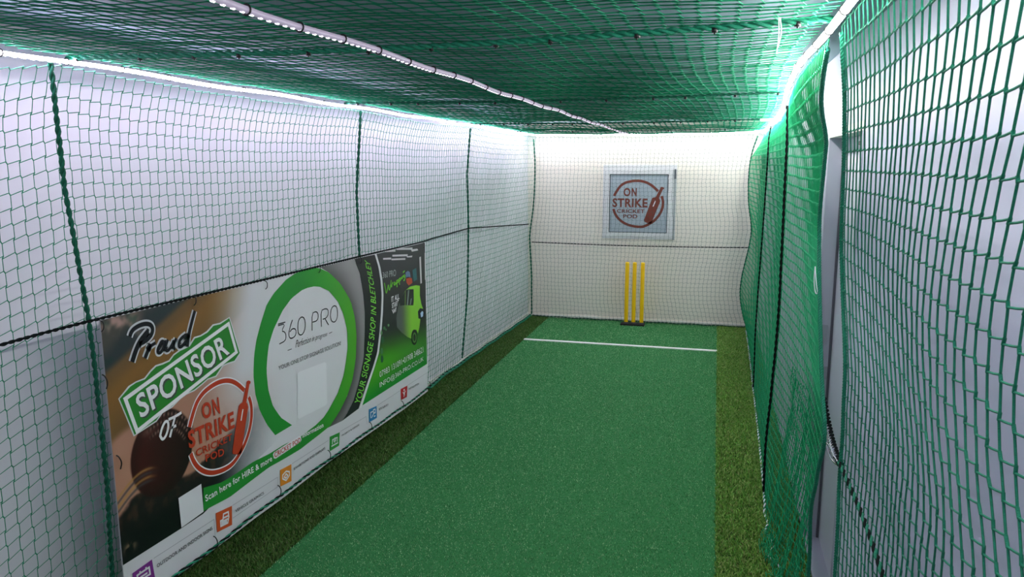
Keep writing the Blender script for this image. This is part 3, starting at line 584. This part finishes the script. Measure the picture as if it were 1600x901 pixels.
    'proud': [([(2.415, 1.23), (2.391, 1.215), (2.367, 1.199), (2.342, 1.169), (2.319, 1.129)], 0.022), ([(2.318, 1.229), (2.33, 1.249), (2.359, 1.26), (2.398, 1.263), (2.43, 1.254), (2.442, 1.234), (2.433, 1.211), (2.403, 1.194), (2.362, 1.188)], 0.018), ([(2.42, 1.178), (2.406, 1.154), (2.387, 1.127)], 0.018), ([(2.404, 1.154), (2.422, 1.168), (2.45, 1.174)], 0.014), ([(2.474, 1.162), (2.458, 1.145), (2.459, 1.129), (2.476, 1.128), (2.495, 1.148), (2.497, 1.166), (2.484, 1.174), (2.474, 1.162)], 0.015), ([(2.52, 1.171), (2.504, 1.149), (2.504, 1.127), (2.522, 1.126), (2.556, 1.159)], 0.015), ([(2.568, 1.166), (2.549, 1.138), (2.556, 1.119)], 0.014), ([(2.63, 1.168), (2.592, 1.157), (2.579, 1.135), (2.588, 1.121), (2.617, 1.132), (2.648, 1.164)], 0.016), ([(2.695, 1.258), (2.671, 1.214), (2.647, 1.167), (2.632, 1.114)], 0.018)],
    'badge': [(2.242, 1.005), (2.299, 1.036), (2.33, 1.043), (2.378, 1.043), (2.413, 1.064), (2.443, 1.077), (2.481, 1.076), (2.521, 1.079), (2.549, 1.097), (2.587, 1.107), (2.648, 1.112), (2.684, 1.139), (2.723, 1.139), (2.769, 1.147), (2.812, 1.168), (2.859, 1.165), (2.926, 1.18), (2.956, 1.089), (2.987, 1.0), (2.944, 0.973), (2.894, 0.976), (2.856, 0.975), (2.804, 0.94), (2.748, 0.942), (2.706, 0.93), (2.656, 0.918), (2.603, 0.917), (2.565, 0.909), (2.514, 0.89), (2.456, 0.883), (2.419, 0.86), (2.369, 0.853), (2.3, 0.842), (2.271, 0.925)],
    'badge_halo': [(2.236, 1.007), (2.291, 1.041), (2.329, 1.048), (2.375, 1.049), (2.409, 1.07), (2.441, 1.084), (2.479, 1.083), (2.518, 1.085), (2.547, 1.103), (2.584, 1.113), (2.643, 1.119), (2.68, 1.146), (2.721, 1.145), (2.765, 1.154), (2.808, 1.175), (2.856, 1.172), (2.93, 1.185), (2.965, 1.088), (2.996, 0.996), (2.949, 0.966), (2.897, 0.969), (2.862, 0.968), (2.808, 0.933), (2.751, 0.936), (2.709, 0.924), (2.659, 0.912), (2.606, 0.911), (2.568, 0.903), (2.516, 0.883), (2.459, 0.877), (2.422, 0.854), (2.371, 0.847), (2.295, 0.837), (2.265, 0.926)],
    'badge_line': [(2.269, 0.997), (2.918, 1.155), (2.963, 1.01), (2.314, 0.852), (2.269, 0.997)],
    'of': [[(2.433, 0.79), (2.447, 0.82), (2.468, 0.84), (2.484, 0.834), (2.484, 0.808), (2.467, 0.779), (2.445, 0.767), (2.433, 0.79)], [(2.487, 0.764), (2.505, 0.8), (2.524, 0.836)], [(2.487, 0.841), (2.523, 0.84), (2.566, 0.845)], [(2.498, 0.8), (2.529, 0.801)]],
    'logoring': [[(2.608, 0.766), (2.624, 0.798), (2.659, 0.853), (2.691, 0.878), (2.731, 0.895), (2.808, 0.907), (2.881, 0.898), (2.945, 0.867), (3.004, 0.812)], [(3.036, 0.769), (3.049, 0.733), (3.052, 0.699), (3.045, 0.65), (3.019, 0.594), (2.972, 0.54), (2.908, 0.5), (2.868, 0.488), (2.82, 0.488), (2.774, 0.495), (2.735, 0.506), (2.701, 0.522), (2.673, 0.541), (2.645, 0.567), (2.627, 0.592), (2.613, 0.619), (2.604, 0.648)]],
    'bat': [(3.028, 0.851), (3.044, 0.85), (3.058, 0.84), (3.054, 0.831), (3.047, 0.83), (3.013, 0.75), (3.022, 0.738), (3.026, 0.721), (2.95, 0.516), (2.925, 0.519), (2.887, 0.537), (2.884, 0.548), (2.953, 0.75), (2.964, 0.756), (2.984, 0.759), (3.022, 0.837), (3.024, 0.844)],
    'batslit': [(2.983, 0.725), (2.975, 0.705), (2.963, 0.674)],
    'icons': [('purple', [(2.228, 0.301), (2.334, 0.302), (2.342, 0.217), (2.23, 0.226)]), ('redorange', [(2.739, 0.31), (2.857, 0.292), (2.849, 0.2), (2.74, 0.216)]), ('orange', [(3.265, 0.302), (3.373, 0.292), (3.366, 0.199), (3.26, 0.213)]), ('green', [(3.791, 0.294), (3.912, 0.279), (3.898, 0.2), (3.784, 0.207)]), ('blue', [(4.309, 0.294), (4.426, 0.281), (4.425, 0.198), (4.307, 0.206)]), ('red', [(4.825, 0.279), (4.947, 0.271), (4.934, 0.188), (4.829, 0.196)])],
    'cards': [[(2.345, 0.301), (2.726, 0.287), (2.725, 0.205)], [(2.861, 0.291), (3.241, 0.273), (3.239, 0.222), (2.858, 0.229)], [(3.379, 0.291), (3.774, 0.278)], [(3.919, 0.281), (4.27, 0.259), (4.275, 0.204)], [(4.436, 0.28), (4.814, 0.271)], [(4.956, 0.27), (5.335, 0.262), (5.332, 0.212)]],
    'pill': [(3.209, 0.41), (3.218, 0.417), (3.459, 0.418), (3.478, 0.411), (3.484, 0.387), (3.472, 0.38), (3.232, 0.378), (3.215, 0.386)],
    'photo_bottom': [(2.187, 0.357), (2.513, 0.347), (2.657, 0.346)],
    'marks': {'ball': [(2.431, 0.677), (2.267, 0.742), (2.42, 0.568), (2.618, 0.667)], 'tan': [(2.223, 0.88), (2.215, 0.728)], 'ochre': [(2.185, 1.1), (2.39, 1.116)], 'dark': [(2.197, 1.205), (2.384, 1.279)], 'glove': [(2.381, 0.541), (2.253, 0.475)], 'fade': [(2.677, 1.22), (2.85, 1.007), (2.997, 0.523), (2.724, 0.444)], 'blob': [(2.205, 1.276), (2.266, 1.245), (2.234, 1.219)], 'stripes': [[(2.202, 0.614), (2.25, 0.626), (2.318, 0.616)], [(2.214, 0.601), (2.263, 0.609), (2.336, 0.599)], [(2.204, 0.594), (2.276, 0.592), (2.35, 0.588)]], 'seam': [[(2.459, 0.856), (2.516, 0.833), (2.575, 0.796), (2.606, 0.765)], [(2.455, 0.873), (2.524, 0.858), (2.6, 0.813)], [(2.272, 0.773), (2.279, 0.808), (2.312, 0.826)]]},
    'hooks': [(2.188, 1.307), (2.695, 1.312), (3.227, 1.297), (3.746, 1.306), (4.258, 1.295), (5.316, 1.28)],
    'hooks2': [(2.714, 0.168), (3.237, 0.187), (3.761, 0.179), (4.311, 0.163), (4.833, 0.145), (5.362, 0.14), (2.173, 1.075), (2.204, 0.752)],
}

# ------------------------------------------------------------------ sponsor banner
BX = -2.15
PAL = dict(white=(238, 236, 240), black=(22, 22, 26), red=(186, 58, 34), lgrey=(190, 195, 195))
_pm = {}
def pm(col, rough=.42):
    k = col
    if k not in _pm: _pm[k] = mat('print_'+(col if isinstance(col, str) else 'ink'), srgb(*(PAL[col] if isinstance(col, str) else col)), rough, .35)
    return _pm[k]
M_PRINT = mat('photo_print', (1, 1, 1), .42, .35, attr='Col')
def pl(pts, d): return [(BX+d, y, z) for y, z in pts]
def flat(name, poly, d, m, parent, to=None, cols=None):
    """a flat printed patch on the sheet"""
    P3 = [Vector((0, p[0], p[1])) for p in poly]
    tris = tessellate_polygon([P3])
    V = np.array([to(p) if to else (BX+d, p[0], p[1]) for p in poly]); F = []
    for t in tris:
        a, b, c = [poly[i] for i in t]
        F.append(t if (b[0]-a[0])*(c[1]-a[1])-(b[1]-a[1])*(c[0]-a[0]) > 0 else (t[0], t[2], t[1]))
    return link(name, mesh_np(name, V, np.array(F), cols), m, parent)
def strip(name, A, B, d, m, parent, n=40, ramp=None, to=None, k=2):
    def rs(P):
        P = np.array(P, float); s = np.r_[0, np.cumsum(np.linalg.norm(np.diff(P, axis=0), axis=1))]; q = np.linspace(0, s[-1], n)
        return np.stack([np.interp(q, s, P[:, 0]), np.interp(q, s, P[:, 1])], 1)
    A, B = rs(A), rs(B); W = np.linspace(0, 1, k)
    G = np.stack([A+(B-A)*w for w in W], 1).reshape(-1, 2)
    V = np.array([to(p) if to else (BX+d, p[0], p[1]) for p in G])
    F = np.array([(i*k+j, i*k+j+1, (i+1)*k+j+1, (i+1)*k+j) for i in range(n-1) for j in range(k-1)])
    c = None if ramp is None else np.array([srgb(*ramp(i/(n-1), W[j], G[i*k+j])) for i in range(n) for j in range(k)])
    return link(name, mesh_np(name, V, F, c), m, parent)
def ribbon(name, pts, wd, d, m, parent, to=None, smooth=2, close=False):
    P = np.array(pts, float); closed = np.allclose(P[0], P[-1]) and len(P) > 3
    if smooth: P = smooth_path(np.c_[P, np.zeros(len(P))], smooth)[:, :2]
    T = np.gradient(P, axis=0)
    if closed: T[0] = T[-1] = P[1]-P[-2]
    N = np.stack([-T[:, 1], T[:, 0]], 1); N /= np.linalg.norm(N, axis=1, keepdims=True)+1e-9
    if not smooth:           # mitre the corners
        D1 = np.diff(P, axis=0); D1 /= np.linalg.norm(D1, axis=1, keepdims=True); n1 = np.stack([-D1[:, 1], D1[:, 0]], 1)
        a = np.vstack([n1[-1:] if closed else n1[:1], n1]); b = np.vstack([n1, n1[:1] if closed else n1[-1:]])
        N = a+b; N /= np.linalg.norm(N, axis=1, keepdims=True); N /= np.maximum(.4, (N*b).sum(1, keepdims=True))
    A = P+N*wd/2; B = P-N*wd/2; k = len(P)
    V = np.array([to(p) if to else (BX+d, p[0], p[1]) for p in np.concatenate([A, B])])
    F = np.array([(i, i+k, i+1+k, i+1) for i in range(k-1)])
    return link(name, mesh_np(name, V, F), m, parent)
_tc = {}
def glyphs(st, bold, shear):
    key = (st, bold, shear)
    if key in _tc: return _tc[key]
    cu = bpy.data.curves.new('lettering', 'FONT'); cu.body = st; cu.size = 1; cu.offset = .02*bold; cu.shear = shear
    cu.resolution_u = 3; cu.space_character = 1.0+.05*max(bold, 0)
    o = bpy.data.objects.new('lettering', cu); COL.objects.link(o)
    dg = bpy.context.evaluated_depsgraph_get(); me = o.evaluated_get(dg).to_mesh()
    V = np.array([v.co[:2] for v in me.vertices]); F = [tuple(p.vertices) for p in me.polygons]
    o.evaluated_get(dg).to_mesh_clear(); bpy.data.objects.remove(o); bpy.data.curves.remove(cu)
    _tc[key] = (V, F); return _tc[key]
def lettering(st, fn, m, parent, bold=0, shear=0, name='lettering'):
    if st == 'ON':           # two big letters, one piece each
        lettering('O', lambda u, v: fn(u*.53, v), m, parent, bold, shear, name); st = 'N'; f0 = fn; fn = lambda u, v: f0(.62+u*.38, v)
    A, _ = glyphs(st, bold, shear); lo, hi = A.min(0), A.max(0)
    words = st.split(' '); head = ''
    for wd in words:         # every word is a piece of its own, set at its place in the line
        head = (head+' '+wd).strip()
        end = glyphs(head, bold, shear)[0][:, 0].max(); V, F = glyphs(wd, bold, shear)
        V = V+[end-V[:, 0].max(), 0]; uv = (V-lo)/(hi-lo)
        me = bpy.data.meshes.new(name); me.from_pydata([tuple(fn(u, v)) for u, v in uv], [], F); me.update()
        o = link(name, me, m, parent)
    return o
def quad_fn(q, d, to=None):
    TL, TR, BL, BR = [np.array(p) for p in q]
    def f(u, v):
        p = (BL*(1-u)+BR*u)*(1-v)+(TL*(1-u)+TR*u)*v
        return to(p) if to else (BX+d, p[0], p[1])
    return f

bz = thing('sponsor_banner', 'long printed sponsor banner with cricket ball photo and green ring on the netted wall', 'banner')
yv = np.linspace(2.186, 5.356, 90)
tz = np.interp(yv, [p[0] for p in BD['top']], [p[1] for p in BD['top']]); bzv = np.interp(yv, [2.186]+[p[0] for p in BD['bot']], [.176]+[p[1] for p in BD['bot']])
V = []; nk = 12
for k in range(nk):
    for i in range(90): V.append((BX, yv[i], bzv[i]+(tz[i]-bzv[i])*k/(nk-1)))
V = np.array(V); F = np.array([(k*90+i, k*90+i+1, (k+1)*90+i+1, (k+1)*90+i) for k in range(nk-1) for i in range(89)])
V = np.concatenate([V, V-[.004, 0, 0]]); F = np.concatenate([F, F[:, ::-1]+nk*90])
link('banner_sheet', mesh_np('banner_sheet', V, F), mat('vinyl_sheet', srgb(222, 220, 226), .4, .4, noise=.02, nscale=2), bz)

# --- the printed cricket photograph on the left end
def sm(e0, e1, x): t = np.clip((x-e0)/(e1-e0), 0, 1); return t*t*(3-2*t)
def photo_left():
    nx, ny = 250, 215
    ys = np.linspace(2.187, 3.42, nx); t = np.linspace(0, 1, ny)
    top = np.interp(ys, [p[0] for p in BD['top']], [p[1] for p in BD['top']])-.004
    pb = BD['photo_bottom']; bot = np.interp(ys, [2.187]+[p[0] for p in pb]+[3.4], [pb[0][1]-.01]+[p[1] for p in pb]+[.50])
    Y, Tt = np.meshgrid(ys, t, indexing='ij'); Z = bot[:, None]+(top-bot)[:, None]*Tt
    def fb(sc, seed, oc=4):
        r = np.random.default_rng(seed); o = 0
        for k in range(oc):
            a = r.uniform(0, 6.28, 3); th = r.uniform(0, 6.28, 3); f = sc*2**k
            for j in range(3): o = o+np.sin((Y*math.cos(th[j])+Z*math.sin(th[j]))*f+a[j]+1.3*np.sin((Y*math.sin(th[j])-Z*math.cos(th[j]))*f*.6))/(2**k)
        return o/4
    C = np.empty(Y.shape+(3,)); L = lambda *c: np.array(c, float)
    def mixc(w, c):
        nonlocal C
        w = w[..., None]; C = C*(1-w)+np.asarray(c, float)*w
    C[:] = L(176, 128, 108)                                            # tan out of focus ground
    mixc(sm(.9, .6, Z)*.25, L(196, 140, 110))
    line = 1.12+.42*(Y-2.187)                                          # slanting ochre bank
    mixc(sm(line-.30, line-.26, Z+.02*fb(9, 1)+ .0), L(112, 84, 52))
    mixc(sm(line-.02, line-.10, Z)*sm(line-.3, line-.1, Z)*.7, L(140, 98, 44))
    mixc(sm(line-.02, line+.02, Z), L(46, 54, 58))
    mixc(sm(line+.05, line+.12, Z+.02*fb(10, 3)), L(74, 72, 66))
    mixc(sm(1.20, 1.26, Z+.06*fb(14, 4))*sm(2.42, 2.3, Y)*sm(-.1, .35, fb(26, 2)), L(176, 140, 132))
    mixc(sm(2.62, 2.30, Y)*sm(line, line+.05, Z)*sm(.0, .5, fb(22, 8))*.6, L(18, 62, 48))
    # glove and dark foreground
    g = .56+.05*np.sin((Y-2.2)*9)+.012*fb(40, 5)+.10*sm(2.5, 2.8, Y)
    mixc(sm(g+.012, g-.012, Z), L(26, 22, 24)); 
    mixc(sm(g+.01, g-.02, Z)*sm(.40, .52, Z)*sm(-.2, .6, fb(70, 6))*.8, L(64, 42, 34))
    mixc(sm(.54, .42, Z), L(10, 12, 16))
    mixc(np.exp(-((Y-2.23)/.03)**2-((Z-.41)/.02)**2)*.8*sm(-.2, .4, fb(90, 16)), L(214, 170, 130))
    # fade to grey and then white on the right
    mixc(sm(2.60, 2.98, Y-.30*(Z-.75))*sm(.50, .95, Z), L(214, 212, 218))
    mixc(sm(2.80, 3.0, Y)*sm(.8, .4, Z)*.55, L(132, 138, 146))
    mixc(sm(2.7, 2.9, Y)*sm(.72, .5, Z)*sm(-.1, .6, fb(50, 9))*.5, L(48, 52, 58))
    mixc(sm(2.75, 3.35, Y-.5*(Z-.6)), L(222, 220, 226))
    # the ball
    cy, cz, R = 2.445, .715, .178
    d = np.hypot(Y-cy, Z-cz); w = sm(R+.004, R-.006, d)
    lam = np.clip(.35+.65*(-(Y-cy)*.5+(Z-cz)*.1)/R, 0, 1)
    mixc(w, L(24, 9, 12)); C += (w*lam)[..., None]*L(72, 18, 14)
    mixc(w*sm(R*.6, R, d)*.5, L(24, 8, 10))
    C += (w*np.exp(-((Y-2.37)/.03)**2-((Z-.83)/.016)**2)*50)[..., None]*L(1, .9, .8)
    # seam bands with stitches on its upper side
    for rr in (.85, 1.02, 1.18):
        dd = np.hypot(Y-2.44, (Z-.66)); e = np.abs(dd-R*rr); ang = np.arctan2(Z-.66, Y-2.44)
        msk = np.exp(-(e/.008)**2)*sm(.30, .55, ang)*sm(2.15, 1.75, ang)
        mixc(msk*.75, L(30, 18, 18)); mixc(msk*(np.sin(ang*58) > .1)*.75, L(166, 128, 116))
    # striped cuff at the left edge
    for k in range(4):
        cu = .575+.017*k+.055*np.sin(np.clip((Y-2.19)*11, 0, 3.1)); mixc(np.exp(-((Z-cu)/.006)**2)*sm(2.42, 2.34, Y)*.8, L(*((176, 132, 70) if k % 2 else (66, 68, 72))))
    C = np.clip(C, 0, 255)
    lin = np.where(C/255 <= .04045, C/255/12.92, ((C/255+.055)/1.055)**2.4)
    V = np.stack([np.full(Y.size, BX+.0012), Y.ravel(), Z.ravel()], 1)
    i, j = np.meshgrid(np.arange(nx-1), np.arange(ny-1), indexing='ij'); a = (i*ny+j).ravel()
    return link('photo_print', mesh_np('photo_print', V, np.stack([a, a+ny, a+ny+1, a+1], 1), lin.reshape(-1, 3)), M_PRINT, bz)
photo_left()['label'] = 'print of a dark red cricket ball on a glove'

# --- right end: dark workshop print, grey panel, black stripe, white line
A, B = BD['rphoto']
def rramp(t, w, p):
    dark = np.array((52, 56, 58))*(1-.35*math.sin(PI*w)*.0)*(1.05-.55*t); g = np.array((74, 168, 28))*(1-w*.25)+np.array((0, 0, 20))*w
    k = min(1, max(0, (t-.58+.10*(1-w))/.26)); k = k*k*(3-2*k); g2 = np.array((20, 142, 46)); kk = min(1, max(0, (t-.82)/.18))
    return np.clip(dark*(1-k)+(g*(1-kk)+g2*kk)*k, 0, 255)
strip('photo_print', A, B, .0012, M_PRINT, bz, 60, rramp, k=12)['label'] = 'dark workshop print fading to bright green'
strip('printed_panel', *BD['gray'], .0012, M_PRINT, bz, 40, lambda t, w, p: np.array((158, 154, 156))*(.62+.38*min(1, (w*1.4+.0)))*(1-.25*t), k=6)['label'] = 'grey panel'
strip('printed_stripe', *BD['black'], .0016, pm((30, 33, 36)), bz, 40)['label'] = 'black stripe'
ribbon('printed_line', BD['wline'], .018, .002, pm('white'), bz)
(sa, sb) = BD['sidetext']
def side_fn(u, v, A=np.array(sa), B=np.array(sb)):
    f = lambda P: np.array([np.interp(u, np.linspace(0, 1, len(P)), P[:, k]) for k in (0, 1)])
    s = np.r_[0, np.cumsum(np.linalg.norm(np.diff((A+B)/2, axis=0), axis=1))]; s /= s[-1]
    g = lambda P: np.array([np.interp(u, s, P[:, k]) for k in (0, 1)])
    p = g(A)*(1-v)+g(B)*v; return (BX+.0024, p[0], p[1])
lettering('YOUR SIGNAGE SHOP IN BLETCHLEY', side_fn, pm((122, 214, 70)), bz, .45)
for q in BD['lamps']: flat('printed_lamp', q, .002, pm((206, 200, 204)), bz)
car = BD['car']; cy = [p[0] for p in car]
cc = []
for p in car:
    t = (p[0]-min(cy))/(max(cy)-min(cy)); k = min(1, max(0, (t-.12)/.5)); hi = (p[1]-.45)/.6
    cc.append(srgb(*(np.array((48, 52, 50))*(1-k)+np.array((128, 196, 56))*k)))
# dense strip so that the paint fades from grey to green across the body
def car_patch():
    P3 = [Vector((0, p[0], p[1])) for p in car]; bm = bmesh.new()
    vs = [bm.verts.new((BX+.0022, p[0], p[1])) for p in car]; f = bm.faces.new(vs)
    for yk in np.linspace(min(cy)+.01, max(cy)-.01, 14):
        bmesh.ops.bisect_plane(bm, geom=bm.verts[:]+bm.edges[:]+bm.faces[:], plane_co=(0, yk, 0), plane_no=(0, 1, 0))
    bmesh.ops.triangulate(bm, faces=bm.faces[:]); bmesh.ops.recalc_face_normals(bm, faces=bm.faces[:])
    me = bpy.data.meshes.new('printed_car'); bm.to_mesh(me); bm.free()
    a = me.color_attributes.new('Col', 'FLOAT_COLOR', 'POINT')
    for i, v in enumerate(me.vertices):
        t = (v.co.y-min(cy))/(max(cy)-min(cy)); k = sm(.12, .55, np.array(t)); k = float(k)
        a.data[i].color = (*srgb(*(np.array((82, 90, 86))*(1-k)+np.array((134, 204, 56))*k)), 1)
    return link('printed_car', me, M_PRINT, bz)
car_patch()['label'] = 'printed grey and green small car'
for q in BD['carwin']: flat('printed_window', q, .0028, pm((34, 42, 42)), bz)
for q in BD['carpillar']: flat('printed_window', q, .0032, pm((120, 136, 130)), bz)
flat('printed_lamp', BD['carlight'], .0028, pm((26, 34, 46)), bz); flat('printed_lamp', BD['carlight2'], .0032, pm((170, 196, 226)), bz)
flat('printed_wheel', BD['wheel'], .0028, pm((20, 24, 24)), bz); flat('printed_wheel', BD['rim'], .0032, pm((86, 132, 60)), bz); flat('printed_wheel', BD['rim2'], .0036, pm((36, 44, 36)), bz)
for q, k in BD['posters']: flat('printed_poster', q, .002, pm(dict(b=(96, 124, 158), o=(186, 76, 48), t=(40, 104, 108))[k]), bz)
for i, q in enumerate(BD['bokeh']): flat('printed_spot', q, .002, pm(((70, 130, 80), (110, 160, 110), (40, 96, 60))[i % 3]), bz)
for q in BD['wrap']: ribbon('lettering', q, .011, .0024, pm((108, 200, 48)), bz, smooth=1)

# --- green ring and the band that runs out of it
def gramp(t, w, p):
    k = min(1, max(0, (p[0]-3.55)/1.0)); return np.array((36, 142, 50))*(1-k)+np.array((110, 188, 36))*k
Rp = BD['ring']; oo, ii = [], []
for i, (o_, i_) in enumerate(Rp):
    s = strip('ring_piece', o_, i_, .002, M_PRINT, bz, 36, gramp, k=4); s.name = 'green_ring'
g = []
# --- centre lettering
for q in BD['logo360']: ribbon('lettering', q, .0062, .002, pm('black'), bz, smooth=1)
for q in BD['dashes']: ribbon('lettering', q, .0035, .002, pm('black'), bz, smooth=0)
flat('blank_label', BD['qrpanel'], .0024, pm((236, 234, 240)), bz); 
# --- badge
flat('badge', BD['badge_halo'], .0020, pm((214, 216, 220)), bz)
b_ = BD['badge']; strip_cols = []
flat('badge', b_, .0026, pm((44, 132, 48)), bz)
ribbon('badge_outline', BD['badge_line'], .017, .0032, pm('white'), bz, smooth=0)
for q, wd in BD['proud']: ribbon('lettering', q, wd+.016, .0022, pm((206, 208, 214)), bz, smooth=2)
for q, wd in BD['proud']: ribbon('lettering', q, wd, .0036, pm((16, 18, 26)), bz, smooth=2)
for q in BD['of']: ribbon('lettering', q, .012, .0036, pm('white'), bz, smooth=2)
flat('blank_label', BD['qrpanel2'], .0036, pm((228, 226, 232)), bz)
flat('pill', BD['pill'], .0028, pm('white'), bz)
for st_, q, col, bold, sh in BD['text']:
    lettering(st_, quad_fn(q, .0042 if st_ != 'Perfection in progress' else .002), pm(col), bz, bold, sh)
    if st_ == 'SPONSOR': lettering(st_, quad_fn([(a+.008, b-.008) for a, b in q], .0036), pm((70, 76, 74)), bz, bold+.3, sh)
# --- round bat-and-ring logo, also on the window
def logo(parent, to, d, m, w, halo=None):
    for q in BD['logoring']:
        if halo: ribbon('logo_ring', q, w+.012, 0, halo, parent, to=to(d-.0008))
        ribbon('logo_ring', q, w, 0, m, parent, to=to(d))
    flat('logo_bat', BD['bat'], 0, m, parent, to=to(d))
    ribbon('logo_bat', BD['batslit'], .008, 0, pm('white'), parent, to=to(d+.0006))
M_LOGO = pm('red')
logo(bz, lambda d: (lambda p: (BX+d, p[0], p[1])), .0038, M_LOGO, .021, pm('white'))
LC = np.array((2.828, .694)); LS = .274/.212
def to_win(d): return lambda p: (-.898+(p[0]-LC[0])*LS, Y1-.0085-d, 1.414+(p[1]-LC[1])*LS)
M_WLOGO = mat('window_print', srgb(122, 62, 50), .5, .3)
dec = bpy.data.objects.new('window_decal', None); COL.objects.link(dec); dec.parent = win
logo(dec, to_win, .001, M_WLOGO, .023)
for st_, q, col, bold, sh in BD['text']:
    if st_ in ('ON', 'STRIKE', 'CRICKET', 'POD'): 
        yc = (q[0][1]+q[1][1]+q[2][1]+q[3][1])/4; h = (q[0][1]+q[1][1]-q[2][1]-q[3][1])/4; y0 = (q[0][0]+q[2][0])/2; y1 = (q[1][0]+q[3][0])/2
        if st_ == 'CRICKET PODX': continue
        lettering(st_, quad_fn([(y0, yc+h), (y1, yc+h), (y0, yc-h), (y1, yc-h)], 0, to_win(.0012)), M_WLOGO, dec, bold, sh)
# --- service icons along the bottom
IC = dict(purple=(128, 46, 140), redorange=(206, 84, 40), orange=(226, 140, 44), green=(44, 150, 56), blue=(46, 132, 190), red=(184, 34, 44))
GL = dict(purple=[[(.2, .35), (.8, .35), (.8, .72), (.2, .72), (.2, .35)], [(.35, .72), (.35, .84)], [(.65, .72), (.65, .84)], [(.32, .5), (.68, .5)]],
 redorange=[[(.25, .22), (.25, .5), (.4, .5), (.45, .78), (.75, .78), (.78, .5), (.7, .22), (.25, .22)], [(.42, .58), (.76, .58)], [(.3, .36), (.66, .36)], [(.3, .29), (.66, .29)], [(.3, .43), (.72, .43)]],
 orange=[[(.2, .4), (.5, .2), (.8, .4), (.8, .62), (.5, .75), (.2, .62), (.2, .4)], [(.35, .45), (.5, .6), (.65, .45), (.5, .34), (.35, .45)]],
 green=[[(.15, .28), (.85, .28)], [(.25, .38), (.25, .7), (.75, .7), (.75, .38)], [(.5, .38), (.5, .8)], [(.38, .6), (.5, .45), (.62, .6)]],
 blue=[[(.2, .25), (.2, .7), (.55, .7)], [(.3, .25), (.7, .6)], [(.55, .5), (.8, .5), (.8, .8), (.55, .8), (.55, .5)], [(.6, .25), (.8, .25)]],
 red=[[(.5, .2), (.42, .2), (.42, .5), (.28, .62)], [(.58, .2), (.58, .5), (.72, .62)], [(.5, .35), (.5, .62)], [(.44, .72), (.56, .72), (.56, .8), (.44, .8), (.44, .72)], [(.42, .2), (.42, .35)]])
for k, q in BD['icons']:
    flat('service_icon', q, .0026, pm(IC[k]), bz)
    f = quad_fn([q[0], q[1], q[3], q[2]], 0)
    for g in GL[k]: ribbon('icon_mark', [f(*p)[1:] for p in g], .008, .0034, pm('white'), bz, smooth=0)
for q in BD['cards']: ribbon('card_edge', q, .003, .002, pm((176, 174, 182)), bz, smooth=0)
for y, z in BD['hooks']:
    p = smooth_path([(BX-.004, y, z+.012), (BX+.012, y+.002, z+.006), (BX+.013, y, z-.02), (BX+.004, y-.004, z-.03)], 2)
    link('hook', mesh_np('hook', *tube_vf(p, .002, 6)), M_TIE, bz, True)
for y, z in BD['hooks2']:
    p = smooth_path([(BX+.004, y-.004, z+.045), (BX+.014, y-.002, z+.04), (BX+.020, y+.004, z+.015), (BX+.014, y, z-.01)], 2)
    link('hook', mesh_np('hook', *tube_vf(p, .0024, 6)), M_TIE, bz, True)
base_at(bz, (BX, 3.77, .15))
for r_, p_ in ((ln, (-2.17, 4.85, .1)), (bn, (-.9, 8.86, .02)), (cn, (-.95, 4.7, 2.23)), (rn, (.36, 5.7, .01)), (nn, (.4, 1.7, .01)), (pitch, (-.95, 5, 0)), (gl, (-2.2, 5, 0)), (gr, (.25, 5, 0))): base_at(r_, p_)
